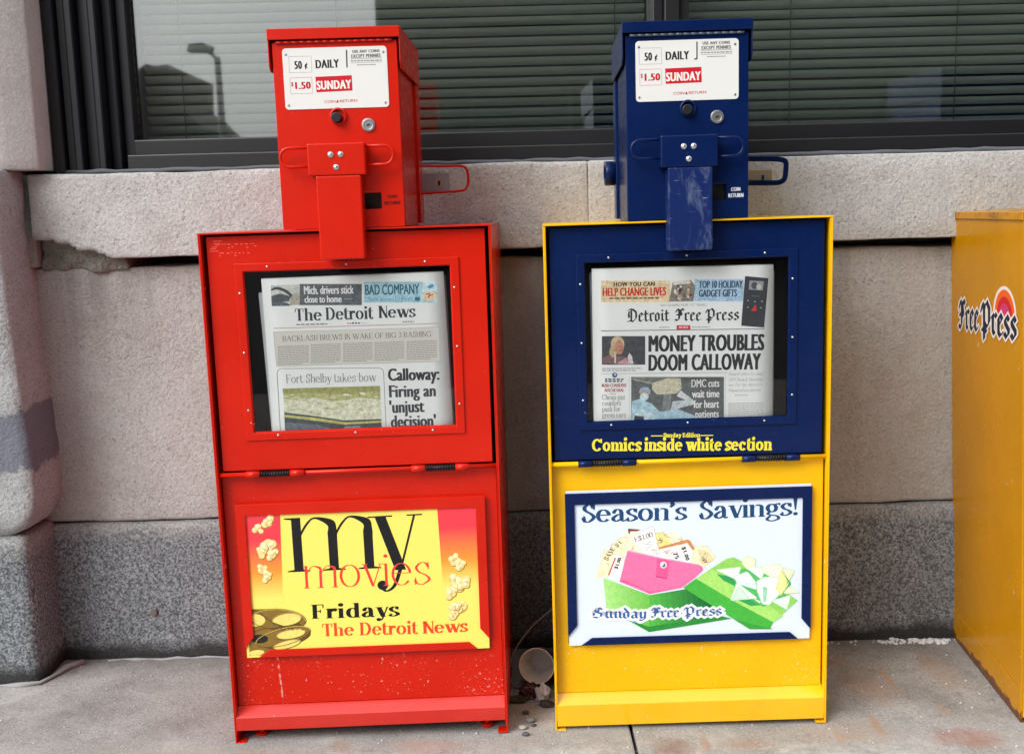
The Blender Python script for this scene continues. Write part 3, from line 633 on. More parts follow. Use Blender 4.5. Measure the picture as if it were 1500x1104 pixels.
def pier_warp(p):
    z = p.z
    for (za, xa), (zb, xb) in zip(PR, PR[1:]):
        if zb <= z <= za: xr = xb + (xa - xb) * (z - zb) / (za - zb); break
    else: xr = -.992 if z > 1 else -1.08
    x = p.x + (xr + .918) * max(0, min(1, (p.x + 1.5) / .45)); y = p.y
    d = x - (xr - .018)
    if d > 0 and y < 2.3: y += .016 * (1 - math.sqrt(max(0, 1 - min(1, d / .018) ** 2)))
    d = (.312 + .045) - z
    if d > 0 and y < 2.3: y += .035 * (1 - math.sqrt(max(0, 1 - min(1, d / .045) ** 2)))
    return Vector((x, y, z))
done(stone(-1.9, -.918, 2.085, 2.6, .312, 1.0545, .014, .006, .006, pier_warp, freq=9, seed=2), 'pier', M_PIER, building)
mb = stone(-1.1, -.9765, 2.205, 2.6, .86, 1.05, .02, .003, .004, None, seed=12); done(mb, 'mortar_joint', M_MORT, building)
done(stone(-.974, -.795, 2.224, 2.6, .853, .925, .006, .003, .010, None, freq=22, seed=31), 'mortar_joint', limestone('green_grey_mortar', (.20, .195, .165), rough_scale=1.8), building)
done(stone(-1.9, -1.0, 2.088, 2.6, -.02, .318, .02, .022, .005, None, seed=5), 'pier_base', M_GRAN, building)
def pil_warp(p):
    if p.x > -1.05 and p.y < 2.3: p = Vector((p.x, p.y + max(0, (p.x + .998)) * .6, p.z))
    return p
done(stone(-1.9, -.938, 2.13, 2.6, 1.0555, 2.4, .02, .004, .0012, pil_warp, seed=7), 'pilaster', M_PIL, building)
mb = MB(); mb.box(-9, 10, 2.3, 6, 2.404, 9); mb.box(-9, -1.904, 2.3, 6, -.1, 2.4); mb.box(2.62, 10, 2.24, 6, -.1, 2.4); mb.box(-1.9, 2.61, 2.48, 2.58, -.1, 1.04)
mb.build('upper_wall', M_PIL, building, bevel=.01)
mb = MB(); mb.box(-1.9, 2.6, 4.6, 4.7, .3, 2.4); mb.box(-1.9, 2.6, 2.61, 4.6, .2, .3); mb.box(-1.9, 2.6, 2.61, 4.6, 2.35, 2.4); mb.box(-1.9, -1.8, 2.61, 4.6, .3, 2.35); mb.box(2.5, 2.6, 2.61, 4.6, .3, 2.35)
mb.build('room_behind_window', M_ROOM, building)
# window: frame with stepped jamb, two panes, a blind behind each
WX0, WX1, WZ1 = -.936, 2.55, 2.36
mb = MB()
steps = [(-.936, -.912, 2.232), (-.9115, -.893, 2.246), (-.8925, -.876, 2.236), (-.8755, -.850, 2.262), (-.8495, -.834, 2.252), (-.8335, -.812, 2.284), (-.8115, -.788, 2.304)]
for a, b, y in steps: mb.box(a, b, y, 2.42, 1.05, WZ1)
fr = mb.build('window_frame', M_JAMB, None, bevel=.003)
mb = MB(); mb.box(-.787, WX1, 2.243, 2.42, 1.052, 1.086); mb.box(-.787, WX1, 2.288, 2.42, 1.0865, 1.1195)
mb.box(.310, .332, 2.282, 2.42, 1.12, WZ1); mb.box(.3325, .364, 2.268, 2.42, 1.12, WZ1); mb.box(.3645, .386, 2.282, 2.42, 1.12, WZ1)
wn = mb.build('window', M_DARKFRAME, building, bevel=.003)
fr.parent = wn; fr.name = 'jamb'
mb = MB(); rnd = random.Random(3); xs = [-.93 + .03 * k for k in range(116)]
mb.tube([(x, 2.236 + .004 * rnd.random(), 1.052 + .003 * rnd.random()) for x in xs], [.004 + .002 * rnd.random() for x in xs], 6)
mb.build('sealant_bead', plain('blue_grey_sealant', (.09, .095, .11), .7), wn)
for a, b in ((-.787, .3095), (.3865, WX1)):
    MB().box(a, b, 2.330, 2.334, 1.12, WZ1).build('window_pane', M_GLASS, wn)
    mb = MB(); th = R(34); ww = .0125; z = 1.116
    mb.smooth = True
    while z < 2.35:
        prof = []
        for k in range(5):
            u = (k / 4 * 2 - 1); bow = .0022 * (1 - u * u)
            prof.append((2.385 + math.cos(th) * ww * u - math.sin(th) * bow, z + .009 - math.sin(th) * ww * u - math.cos(th) * bow))
        zj = .0006 * noise.noise(Vector((z * 50, a, 0)))
        nx = 14; L = [a + .004 + (b - a - .008) * i / nx for i in range(nx + 1)]
        vs = [(x, p[0], p[1] + zj + .0012 * noise.noise(Vector((x * 1.3, z * 6, a)))) for x in L for p in prof]
        mb.add(vs, [(i * 5 + j, (i + 1) * 5 + j, (i + 1) * 5 + j + 1, i * 5 + j + 1) for i in range(nx) for j in range(4)])
        z += .0212
    bl = mb.build('blind', M_SLAT, wn, fix=False)
    for x in ([-.70, -.36, .24] if a < 0 else [.62, .98, 1.6, 2.2]): MB().tube([(x, 2.372, 1.125), (x + .002, 2.372, 2.34)], .0012, 6).build('cord', plain('blind_cord', (.16, .18, .17), .8), bl)
# mortar crumbs: a rough filler left in the sill's broken corner, sealant at the foot of the pier
mb = MB(); rnd = random.Random(5)
pts = [(-1.5 + .035 * k, 2.080 + .012 * rnd.random(), .0015) for k in range(14)] + [(-1.0, 2.088, .005), (-.985, 2.12, .005), (-.975, 2.16, .005), (-.95, 2.19, .004)]
mb.tube(pts, [.0025 + .0055 * rnd.random() for _ in pts], 6)
pts = [(-.9 + .03 * k, 2.196 + .012 * rnd.random(), .001) for k in range(24)]
mb.tube(pts, [.0012 + .0035 * rnd.random() ** 2 for _ in pts], 6); mb.build('foot_sealant', plain('old_caulk', (.30, .30, .305), .9), building)
for (x, z) in ((-.795, .105), (.665, .108), (.735, .112)): MB().lathe([(.0, -.0025), (.007, -.002), (.0085, .002)], (x, 2.209, z)).build('plugged_hole', plain('mortar_plug', (.13, .11, .10), .9), building)
# white crumbs at the wall foot
mb = MB(); rnd = random.Random(11)
def blob(mb, c, r, sx=1, sy=1, sz=.6, seed=0, sub=2):
    bm = bmesh.new(); bmesh.ops.create_icosphere(bm, subdivisions=sub, radius=1)
    vs = []
    for v in bm.verts:
        k = 1 + .35 * noise.noise(v.co * 1.7 + Vector((seed, seed * 1.7, 0))); vs.append((c[0] + v.co.x * r * sx * k, c[1] + v.co.y * r * sy * k, c[2] + v.co.z * r * sz * k))
    sm = mb.smooth; mb.smooth = True; mb.add(vs, [[q.index for q in f.verts] for f in bm.faces]); mb.smooth = sm; bm.free()
for k in range(170):
    x = rnd.choice([.815, .86, .885, .91, .925]) + rnd.gauss(0, .014); r = .0012 + .0042 * rnd.random() ** 2; blob(mb, (x, 2.196 + rnd.gauss(0, .007), r * .3), r, 1 + .6 * rnd.random(), 1, .8, k * 1.7, 1)
for k in range(10): r = .002 + .003 * rnd.random(); blob(mb, (.55 + .2 * rnd.random(), 2.185 + .02 * rnd.random(), r * .4), r, 1, 1, .7, k + 60)
tag(mb.build('plaster_crumbs', plain('white_crumbs', (.62, .62, .63), .9)), kind='stuff')
mb = MB()
for k in range(700):
    x = -1.1 + 2.2 * rnd.random(); y = 1.62 + .57 * rnd.random()
    r = .0008 + .0022 * rnd.random() ** 3; blob(mb, (x, y, r * .3), r, 1, 1, .6, k, 1)
tag(mb.build('grit', plain('pale_grit', (.5, .48, .45), .9)), kind='stuff')

# ------------------------------------------------------------------ newspaper boxes (all of one make)
FY = Frame(.31492, 1.83526, 0, .00135, -.00668); FR = Frame(-.27318, 1.82194, 0, .0226, -.00681)
_rz = -.1019; FT = Frame(.9195 + .25 * math.cos(_rz), 1.822 + .25 * math.sin(_rz), .0105, _rz, -.042)
DEPTH = .355; HC = .928
def newspaper_box(F, label, c_shell, c_panel, c_door, c_head, c_latch, c_hinge, c_frame, foot, depth=DEPTH, skew=0.0):
    root = thing('newspaper_box', F.m, label, 'newspaper box', 'newspaper boxes standing along the wall')
    B = lambda mb, name, m, par=root, bev=.0012: mb.build(name, m, par, bevel=bev)
    # shell of folded sheet: two sides down to the ground, top, back, turned front edges
    mb = MB(); t = .003
    for s in (-1, 1):
        a, b = sorted((s * .25, s * (.25 - t))); mb.box(a, b, 0, depth, 0, HC - .0032)
        a, b = sorted((s * (.25 - t - .0002), s * .2452)); mb.box(a, b, 0, .011, .02, HC - .0034)
    mb.box(-.25, .25, -.001, depth, HC - .003, HC); mb.box(-.2468, .2468, depth - .003, depth - .0002, .03, HC - .0034)
    for s in (-1, 1):
        a, b = sorted((s * .2469, s * .231)); mb.box(a, b, .0005, .022, .0005, .0035)
    sh = B(mb, 'cabinet', c_shell, bev=.0009)
    mb = MB()
    for x in (-.21, .21): B(MB().lathe([(.0, 0), (.011, .0), (.011, .006), (.005, .007), (.005, .03)], (x, .035, 0), 'z', 14), 'levelling_foot', c_shell, sh, 0)
    # added black sheets: the shade inside the cabinet put into their colour
    mb = MB(); mb.box(-.243, .243, .19, .192, .47, HC - .006); mb.box(-.243, .243, .03, .19, .47, .472)
    for s in (-1, 1): a, b = sorted((s * .2435, s * .2445)); mb.box(a, b, .03, .19, .47, HC - .006)
    mb.box(-.243, .243, .03, .19, HC - .0055, HC - .0045)
    B(mb, 'shade_liner', M_BLACK, root, 0)
    # lower front panel and kick ledge
    B(MB().box(-.2445, .2445, .02, .023, .066, .5), 'lower_panel', c_panel, root, .001)
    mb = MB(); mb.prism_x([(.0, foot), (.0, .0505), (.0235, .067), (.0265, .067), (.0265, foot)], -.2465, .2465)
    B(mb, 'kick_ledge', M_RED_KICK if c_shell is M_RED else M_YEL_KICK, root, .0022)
    # poster holder: an inverted U and a bottom bar with clipped ends
    mb = MB(); y0, y1 = .0095, .0125
    mb.prism([(-.2225, .179), (-.2055, .2), (-.2055, .4275), (.2055, .4275), (.2055, .2), (.2225, .179), (.2225, .4485), (-.2225, .4485)], y0, y1)
    mb.prism([(-.1985, .1612), (.1995, .1612), (.184, .1748), (-.179, .1752)], y0, y1)
    ho = B(mb, 'poster_holder', c_frame, root, .0008)
    mb = MB(); mb.box(-.2215, .2215, .0165, .0199, .1635, .4455); B(mb, 'backing', c_frame, ho, 0)
    # door: plate with a window, raised window surround, pane, rivets
    door = B(MB().ring((-.2388, .2388, .5095, .9212), (-.1775, .1762, .579, .859), .012, .0145), 'door', c_door, root, .001)
    B(MB().ring((-.1935, .1925, .5635, .8740), (-.1792, .1775, .577, .8605), .0088, .0119), 'window_surround', c_door, door, .0013)
    MB().box(-.186, .184, .0148, .0162, .57, .867).build('window_pane', M_ACRYL, door)
    for x, z in [(-.1368, .8675), (-.001, .8675), (.1345, .8675), (-.1866, .823), (-.1864, .72), (-.186, .618), (-.1368, .5722), (-.001, .5722), (.1352, .5712), (.183, .8215), (.1838, .7187), (.184, .6165)]:
        mb = MB(); mb.smooth = True; mb.lathe([(.0, -.0018), (.0012, -.0016), (.0021, -.0007), (.0023, .0004)], (x, .0088, z), 'y', 12); mb.build('rivet', M_STEEL, door)
    # hinge: rod, springs, knuckles
    B(MB().tube([(-.2465, .008, .5035), (.2465, .008, .5035)], .0042, 10), 'hinge_rod', c_shell, root, 0)
    for s in (-1, 1):
        hk = B(MB().tube([(s * .1975, .006, .5035), (s * .1725, .006, .5035)], .0062, 12), 'hinge_knuckle', c_hinge, root, 0); B(MB().tube([(s * .1195, .006, .5035), (s * .0945, .006, .5035)], .0062, 12), 'hinge_knuckle', c_hinge, root, 0)
        pts = [(s * (.1205 + .051 * k / 132), .006 + .0055 * math.cos(k * math.pi / 6), .5035 + .0055 * math.sin(k * math.pi / 6)) for k in range(133)]
        mb = MB().tube(pts, .00115, 5).tube([(s * .1195, .006, .5035), (s * .1725, .006, .5035)], .0043, 8); mb.build('hinge_spring', M_SPRING, hk)
    # coin head
    z0 = HC + .0008; zt = 1.2365
    mb = MB(); mb.ring((-.1035, .1035, z0, zt), (.0362, .0658, .9595, .9865), 0, .0035); mb.box(-.1035, .1035, .0036, .2, z0, zt)
    head = MB().ring((-.1035, .1035, z0, zt), (.0362, .0658, .9595, .9865), 0, .02).build('coin_head', c_head, root, bevel=.0016)
    B(MB().box(-.1033, .1033, .0202, .2, z0, zt - .0005), 'case', c_head, head, .001)
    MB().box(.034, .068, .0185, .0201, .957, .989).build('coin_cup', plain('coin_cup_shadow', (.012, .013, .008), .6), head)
    mb = MB(); mb.box(-.1085, .1085, .2075, .262, z0 + .003, 1.187); B(mb, 'service_door', c_head, head, .0015)
    B(MB().box(-.098, .098, .2002, .2073, z0 + .004, zt - .004), 'core', M_BLACK, head, 0)
    mb = MB(); y0, y1 = -.0075, .268
    mb.prism_x([(y0, 1.2395), (y0 + .0025, 1.2395), (y0 + .0025, 1.2545), (y1, 1.2545), (y1, 1.2572), (y0, 1.2572)], -.1095, .1095)
    for s in (-1, 1):
        a, b = sorted((s * .1095, s * .1073)); mb.prism_x([(y0 + .003, 1.2543), (y0 + .003, 1.2), (y0 + .012, 1.1895), (y1, 1.1895), (y1, 1.2543)], a, b)
    mb.box(-.107, .107, y1 - .0025, y1 - .0003, 1.1895, 1.2543)
    B(mb, 'lid', c_head, head, .0012)
    mb = MB()
    for k in range(15): mb.tube([(-.096 + k * .0128, -.0028, 1.2355), (-.0836 + k * .0128, -.0026, 1.2355)], .0022, 8)
    mb.build('piano_hinge', c_head if c_head is M_RED else plain('hinge_worn', (.10, .13, .19), .45, .4), head)
    # button, key lock
    mb = MB(); mb.smooth = True; mb.lathe([(.0148, .0005), (.0148, -.002), (.0135, -.0048), (.0112, -.0058), (.0108, -.003)], (.0005, 0, 1.1140)); kn = mb.build('button_collar', c_head, head)
    mb = MB(); mb.lathe([(.0085, -.001), (.0085, -.0125), (.0075, -.0138), (0, -.0138)], (-.002, 0, 1.1115)); mb.build('button', M_RUB, kn, bevel=.0006)
    mb = MB(); mb.lathe([(.0115, .0005), (.0115, -.002), (.0105, -.0035), (.0075, -.0038), (.0072, -.0028), (0, -.0028)], (.05, 0, 1.0988)); lk = mb.build('key_lock', M_DULL, head, bevel=.0004)
    MB().prism(arc(.05, 1.0988, .0036, .0016, 0, 340, 16, .3), -.0032, -.0025).build('keyhole', M_BLACK, lk)
    # latch: a bracket on two rod loops, and the long tongue that holds the door
    mb = MB(); mb.box(-.0505, .0452, -.033, -.0008, 1.0162, 1.0690)
    br = B(mb, 'latch_bracket', c_head, head, .0025)
    B(MB().box(-.0385, .0365, -.0322, -.0009, .8775, 1.0159), 'latch_tongue', c_latch, br, .0025)
    for s, xe in ((-1, -.0975), (1, .0905)):
        cx = abs(xe) - .0155; P = [(s * .04, -.018, 1.0635), (s * cx, -.018, 1.0635)] + [(s * (cx + .0155 * math.sin(R(a))), -.018, 1.048 + .0155 * math.cos(R(a))) for a in range(15, 180, 15)] + [(s * cx, -.018, 1.0325), (s * .04, -.018, 1.0325)]
        MB().tube(P, .0027, 10).build('grip_loop', c_head, br)
    for x, z in ((-.0118, 1.0500), (.0048, 1.0500), (-.0035, 1.0293)):
        mb = MB(); mb.smooth = True; mb.lathe([(0, -.0034), (.0022, -.0031), (.0042, -.002), (.0056, -.0002), (.0056, .001)], (x, -.033, z), 'y', 16); mb.build('bolt', M_STEEL, br)
    # coin price plate
    pl = B(MB().prism(rrect(-.0866, .0866, 1.1272, 1.2262, .006), -.0013, .001), 'price_plate', M_SIGN, head, .0003)
    for o in root.children_recursive:      # old sheet metal, knocked a little out of square
        if o.type == 'MESH':
            for v in o.data.vertices:
                if v.co.y > .02: v.co.x += skew * v.co.y
    return root, head, pl, door
def price_print(F, plate, z, hook):
    """the lettering of the price plate, measured on either plate"""
    p = Print(F, -.0014, z); K = (28, 30, 34); RD = (196, 20, 40); G = (175, 172, 165)
    p.box('price_frame#a', G, [(125, 205), (385, 200), (390, 385), (130, 392)], 5)
    p.box('price_frame#b', (208, 150, 160), [(135, 452), (385, 443), (390, 628), (138, 636)], 5)
    p.text('price', K, '50', SANS_B, (190, 349), (278, 346), 88); p.text('price', K, '\u00a2', SANS_B, (308, 336), (340, 335), 62)
    p.text('daily_lettering', K, 'DAILY', SANS_B, (435, 341), (708, 331), 92)
    p.line('daily_lettering', K, [(797, 132), (797, 330)] if not hook else [(797, 132), (797, 328), (768, 330)], 15)
    g = (84, 84, 88)
    p.text('coin_notice', g, 'USE ANY COINS', SANS_B, (862, 164), (1180, 153), 32); p.text('coin_notice', g, 'EXCEPT PENNIES', SANS_B, (850, 222), (1190, 209), 38)
    p.line('coin_notice', g, [(840, 232), (1205, 219)], 4); p.greek('coin_notice', (120, 120, 124), 842, 246, 1200, 268, 1, 4, -.03, .9, 1); p.line('coin_notice', g, [(840, 280), (1205, 266)], 3)
    p.greek('coin_notice', (120, 120, 124), 915, 292, 1130, 312, 1, 6, -.03, .8, 1)
    p.text('sunday_price', RD, '$', SANS, (146, 548), (172, 547), 46); p.text('sunday_price', RD, '1.50', SANS_B, (192, 582), (373, 575), 78)
    p.poly('sunday_lettering', RD, [(428, 440), (848, 420), (853, 598), (436, 618)][::-1]); p.text('sunday_lettering', (244, 238, 232), 'SUNDAY', SANS_B, (440, 588), (842, 572), 96)
    p.text('return_lettering', (190, 60, 75), 'COIN', SANS, (525, 743), (652, 738), 30); p.poly('return_lettering', (150, 20, 40), [(660, 738), (690, 737), (675, 700)]); p.text('return_lettering', (190, 60, 75), 'RETURN', SANS, (702, 735), (905, 727), 30)
    p.build(plate)
    mb = MB()
    for x, zz in ((-.081, 1.2165), (.0805, 1.2165), (-.081, 1.1345), (.0805, 1.1345)): MB().lathe([(0, -.0022), (.0018, -.002), (.0022, -.0012)], (x, 0, zz), 'y', 10).build('plate_screw', M_DULL, plate)
red, red_head, red_plate, red_door = newspaper_box(FR, 'all red newspaper box with a movie poster in its lower panel', M_RED, M_RED_LOW, M_RED, M_RED, M_RED, M_RED, M_RED, .0255, skew=.055)
blu, blu_head, blu_plate, blu_door = newspaper_box(FY, 'yellow newspaper box with navy blue door and navy coin head', M_YEL, M_YEL_LOW, M_BLUE, M_BLUE, M_BLUE_W, M_BLUE, M_BLUE, .009, skew=.036)
yel, yel_head, yel_plate, yel_door = newspaper_box(FT, 'rusty yellow newspaper box cut by the right edge, seen from its side', M_YEL_OLD, M_YEL_OLD, M_BLUE, M_BLUE, M_BLUE_W, M_BLUE, M_BLUE, .009, depth=.40)
price_print(FR, red_plate, lambda x, y: (405 + (x + 12 + (y - 100) * .03) / 7.895, 60 + (y - 22 - (x - 600) * .0) / 7.895), False)
price_print(FY, blu_plate, zm(920, 45, 7.895), True)
z1 = zm(370, 20, 2.982); z2 = zm(870, 10, 2.982)
p = Print(FR, -.0004, z1); p.text('coin_lettering', (60, 8, 6), 'COIN', SANS_B, (588, 806), (632, 804), 13); p.text('coin_lettering', (60, 8, 6), 'RETURN', SANS_B, (577, 835), (645, 832), 14); p.build(red_head)
p = Print(FY, -.0004, z2); p.text('coin_lettering', (225, 228, 232), 'COIN', SANS_B, (599, 806), (640, 804), 16); p.text('coin_lettering', (225, 228, 232), 'RETURN', SANS_B, (587, 833), (653, 831), 17); p.build(blu_head)
# maker's mark of the red door: relief highlights painted as flat bars, worn letters
z9 = zm(285, 325, 10.714); p = Print(FR, .0117, z9); EM_GLINT = (238, 92, 78)
for a in ([(290, 308), (425, 300)], [(300, 345), (412, 338)], [(320, 366), (400, 360)], [(270, 402), (355, 396)], [(240, 432), (340, 420)], [(240, 466), (372, 458)]): p.line('maker_mark_glint', EM_GLINT, a, 12)
for x, y, wd in ((430, 352, 18), (470, 352, 20), (512, 352, 50), (630, 350, 50), (720, 348, 36), (790, 346, 46), (870, 342, 16), (910, 342, 18), (525, 410, 26), (582, 392, 24), (812, 400, 30), (938, 378, 32), (390, 492, 70), (505, 494, 44), (582, 480, 12), (630, 490, 26), (695, 488, 24), (760, 486, 12), (830, 488, 30), (390, 535, 18), (630, 530, 26)): p.line('maker_mark_glint', EM_GLINT, [(x, y), (x + wd, y - 1)], 15)
p.build(red_door)
# yellow words on the navy door
z9 = zm(860, 620, 5.357); p = Print(FY, .0117, z9); YI = (236, 220, 60)
p.text('door_lettering', YI, 'Comics inside white section', SLAB, (38, 218), (1450, 211), 98)
p.text('door_lettering', YI, 'Sunday Edition', SLAB, (597, 109), (888, 108), 34)
p.line('door_lettering', YI, [(502, 98), (594, 97)], 7); p.line('door_lettering', YI, [(892, 94), (988, 93)], 7)
p.build(blu_door)
# ------------------------------------------------------------------ side of the third box: lettering and sunrise, fold line
class Side(Frame):
    def __init__(s):
        s.m = FT.m @ Matrix(((0, 1, 0, -.2504), (-1, 0, 0, .40), (0, 0, 1, 0), (0, 0, 0, 1))); s.inv = s.m.inverted()
FS = Side(); z9 = zm(1390, 400, 9.2)
NV = (26, 36, 58); WH = (236, 228, 222)
p2 = Print(FS, -.0008, z9)
for c_, g_ in ((WH, .06), (NV, None)):
    p2.text('side_lettering', c_, 'Free', GOTHIC_B, (125, 738), (405, 775), 1, g_, (125, 330)); p2.text('side_lettering', c_, 'Press', GOTHIC_B, (420, 782), (915, 900), 1, g_, (420, 340))
def build_on(pr, parent, frame):
    obs = pr.build(None)
    for o in obs:
        o.data.transform(parent.matrix_world.inverted() @ frame.m); o.parent = parent
    return obs

# ------------------------------------------------------------------ posters in the holders
def card(F, name, label, x0, x1, z0, z1, m):
    o = MB().box(x0, x1, .0134, .0146, z0, z1).build(name, m, None, off=(0, .0146, z0), matrix=F.m @ Matrix.Translation((0, .0146, z0)))
    return tag(o, label, 'poster', 'posters in the lower panels'), (0, .0146, z0)
po_r, off_r = card(FR, 'poster', 'yellow movie poster with black and red lettering and popcorn in the red box', -.2205, .2212, .1605, .4462, ink((247, 227, 106)))
PZ = zm(350, 730, 4.054); p = Print(FR, .0133, PZ, off_r); YE = (247, 227, 106)
# strips at both sides run from red to yellow, as printed
n = N('ink_red_to_yellow'); zz = n.xyz()[2]; f = n.ramp(n.math('ADD', zz, n.math('MULTIPLY', n.xyz()[0], -.03)), .115, .225)
cr = n.n.new('ShaderNodeValToRGB'); n.l.new(f, cr.inputs[0]); cr.color_ramp.elements[0].color = (*[v * .95 for v in lin((247, 227, 106))], 1); cr.color_ramp.elements[1].color = (*[v * .95 for v in lin((252, 58, 72))], 1)
e = cr.color_ramp.elements.new(.45); e.color = (*[v * .95 for v in lin((253, 150, 48))], 1); n.base(cr.outputs[0]); M_GRAD = n.set(Roughness=.5)
p.poly('colour_strip#a', M_GRAD, [(38, 80), (244, 80), (262, 620), (60, 640)]); p.poly('colour_strip#b', M_GRAD, [(1176, 50), (1405, 50), (1440, 730), (1228, 735)])
# film reel
RB, RD2, RY = (136, 106, 46), (98, 74, 32), (236, 216, 116)
p.ell('film_reel', RB, 235, 718, 168, 66, 3); p.ell('film_reel', RD2, 220, 760, 150, 34, -4)
p.poly('film_reel', RB, [(66, 655), (200, 655), (240, 760), (66, 790)])
p.ell('film_reel', RY, 98, 722, 58, 36, 0); p.ell('film_reel', RY, 285, 718, 84, 34, -8)
p.poly('film_reel', RB, [(62, 760), (215, 765), (290, 850), (180, 930), (62, 930)])
p.ell('film_reel', RB, 262, 822, 172, 56, -14); p.ell('film_reel', RD2, 290, 838, 142, 40, -16); p.ell('film_reel', RB, 258, 818, 164, 48, -14)
p.ell('film_reel', RY, 310, 804, 84, 25, -10); p.ell('film_reel', RY, 285, 866, 80, 20, -14); p.ell('film_reel', (40, 38, 36), 122, 832, 52, 26, 0)
p.ell('film_reel', RY, 105, 914, 46, 16, -6); p.line('film_reel', RD2, [(66, 655), (110, 668), (200, 735), (300, 770)], 7); p.line('film_reel', RD2, [(64, 800), (150, 770), (330, 768)], 6)
for (cx_, cy_, rx_, ry_, ro_) in ((235, 718, 162, 60, 3), (262, 820, 166, 50, -14), (285, 718, 88, 37, -8), (310, 804, 88, 28, -10), (285, 866, 84, 23, -14)):
    P_ = arc(cx_, cy_, rx_, ry_, 0, 360, 30, R(ro_)); P_ = [q for q in P_ if q[0] > 70]
    p.line('film_reel', (92, 72, 28), P_[:len(P_) // 2], 4); p.line('film_reel', (196, 170, 92), P_[len(P_) // 2:], 4)
for t_ in range(5): p.line('film_reel', (176, 150, 76) if t_ % 2 else (100, 78, 30), [(250 + 30 * t_, 770 + 2 * t_), (262 + 32 * t_, 786 - 3 * t_)], 5)
def popcorn(cx, cy, k, seed):
    part = 'popcorn#%d' % (int(cx > 700) * 10 + int(cy / 115))
    r_ = random.Random(seed); lob = [(r_.uniform(-28, 28) * k, r_.uniform(-30, 30) * k, r_.uniform(17, 27) * k) for _ in range(7)] + [(0, 0, 30 * k)]
    for x, y, r in lob: p.ell(part, (170, 124, 52), cx + x + 3, cy + y + 4, r, r * .9, 0, n=14)
    for x, y, r in lob: p.ell(part, (236, 216, 146), cx + x, cy + y, r * .9, r * .85, 0, n=14)
    for x, y, r in lob[:5]: p.ell(part, (214, 186, 112), cx + x * .7 + 6, cy + y * .7 + 6, r * .42, r * .3, r_.uniform(0, 90), n=10)
    for x, y, r in lob[1:6]: p.ell(part, (250, 240, 196), cx + x - 4, cy + y - 5, r * .5, r * .36, r_.uniform(0, 90), n=10)
for a in ((172, 135, .9, 1), (110, 172, .75, 2), (175, 270, 1.2, 3), (135, 315, .9, 9), (195, 335, .8, 10), (140, 425, .85, 4), (172, 465, .7, 11), (1285, 360, .85, 5), (1315, 400, .75, 12), (1290, 505, 1.25, 6), (1265, 560, .9, 13), (1330, 500, .9, 15), (1330, 640, .85, 7), (1278, 675, 1.0, 8), (1290, 640, .7, 14)): popcorn(*a)
p.text('black_lettering', (26, 27, 30), 'm', DIDONE, (290, 437), (846, 412), 460); p.text('black_lettering', (26, 27, 30), 'y', DIDONE, (786, 432), (1108, 414), 468)
p.text('red_lettering', (240, 62, 56), 'movies', LIGHT, (385, 533), (1140, 508), 192)
p.text('black_lettering', (24, 24, 24), 'Fridays', Roman(.21, .055, .06, .04, .69, sp=.015, gap=.4), (432, 713), (958, 697), 88)
p.text('red_lettering', (240, 72, 42), 'The', NEWS, (497, 817), (685, 811), 78); p.text('red_lettering', (240, 72, 42), 'Detroit', NEWS, (718, 811), (1066, 802), 80); p.text('red_lettering', (240, 72, 42), 'News', NEWS, (1092, 800), (1362, 788), 76)
p.build(po_r)
po_y, off_y = card(FY, 'poster', 'pale blue holiday poster of a green gift box in the navy holder', -.2205, .2212, .1605, .4525, ink((222, 232, 248)))
PZ = zm(825, 700, 4.054); p = Print(FY, .0133, PZ, off_y)
Z8 = lambda x, y: (x / 6.9 * 4.054 + (850 - 825) * 4.054, y / 6.9 * 4.054 + (760 - 700) * 4.054)      # from the closer view of the coupons
def q8(*a): return [Z8(*t) for t in a]
CR, CY, WHT = (244, 234, 206), (248, 240, 196), (246, 240, 236)
for c, pts in (((238, 226, 190), q8((150, 600), (330, 560), (300, 330), (240, 290), (205, 430))), (CY, q8((215, 430), (330, 250), (470, 330), (330, 560), (260, 600))), (CY, q8((290, 280), (420, 180), (520, 190), (470, 330), (330, 400))),
               (CR, q8((430, 150), (600, 120), (640, 330), (480, 330))), ((236, 226, 150), q8((745, 150), (840, 130), (960, 230), (850, 330), (770, 300))), (CR, q8((860, 130), (960, 130), (1100, 240), (960, 300))), (CY, q8((1120, 270), (1280, 270), (1370, 380), (1250, 480), (1120, 460))), ((230, 216, 172), q8((1180, 290), (1300, 330), (1360, 420), (1230, 470)))): p.poly('coupons', c, pts)
rr_ = random.Random(4)
for k in range(40):
    a = R(200 + 150 * rr_.random()); rx = 420 + 190 * rr_.random(); x = 780 + rx * math.cos(a) * .98; y = 560 + rx * math.sin(a) * .72
    p.line('coupons', rr_.choice([(226, 196, 120), (206, 190, 160), (236, 214, 120), (228, 170, 130), (190, 180, 160)]), q8((x, y), (x + rr_.uniform(-40, 40), y + rr_.uniform(10, 60))), rr_.uniform(2, 6))
p.poly('coupons', (130, 66, 48), q8((482, 95), (610, 105), (575, 122), (505, 122), (500, 150), (486, 140)))
p.poly('coupons', WHT, q8((500, 190), (720, 70), (745, 90), (800, 350), (690, 370), (640, 330)))
p.poly('coupons', (206, 140, 86), q8((790, 285), (1080, 205), (1110, 215), (1160, 300), (1125, 320), (1085, 240), (800, 310)))
p.poly('coupons', WHT, q8((800, 305), (990, 260), (1020, 420), (810, 390))); p.poly('coupons', WHT, q8((995, 262), (1080, 240), (1150, 330), (1120, 440), (1020, 430)))
p.poly('coupons', (250, 246, 240), q8((345, 350), (455, 375), (410, 620), (280, 580))); p.poly('coupons', (206, 70, 70), q8((350, 385), (362, 392), (292, 570), (278, 565)))
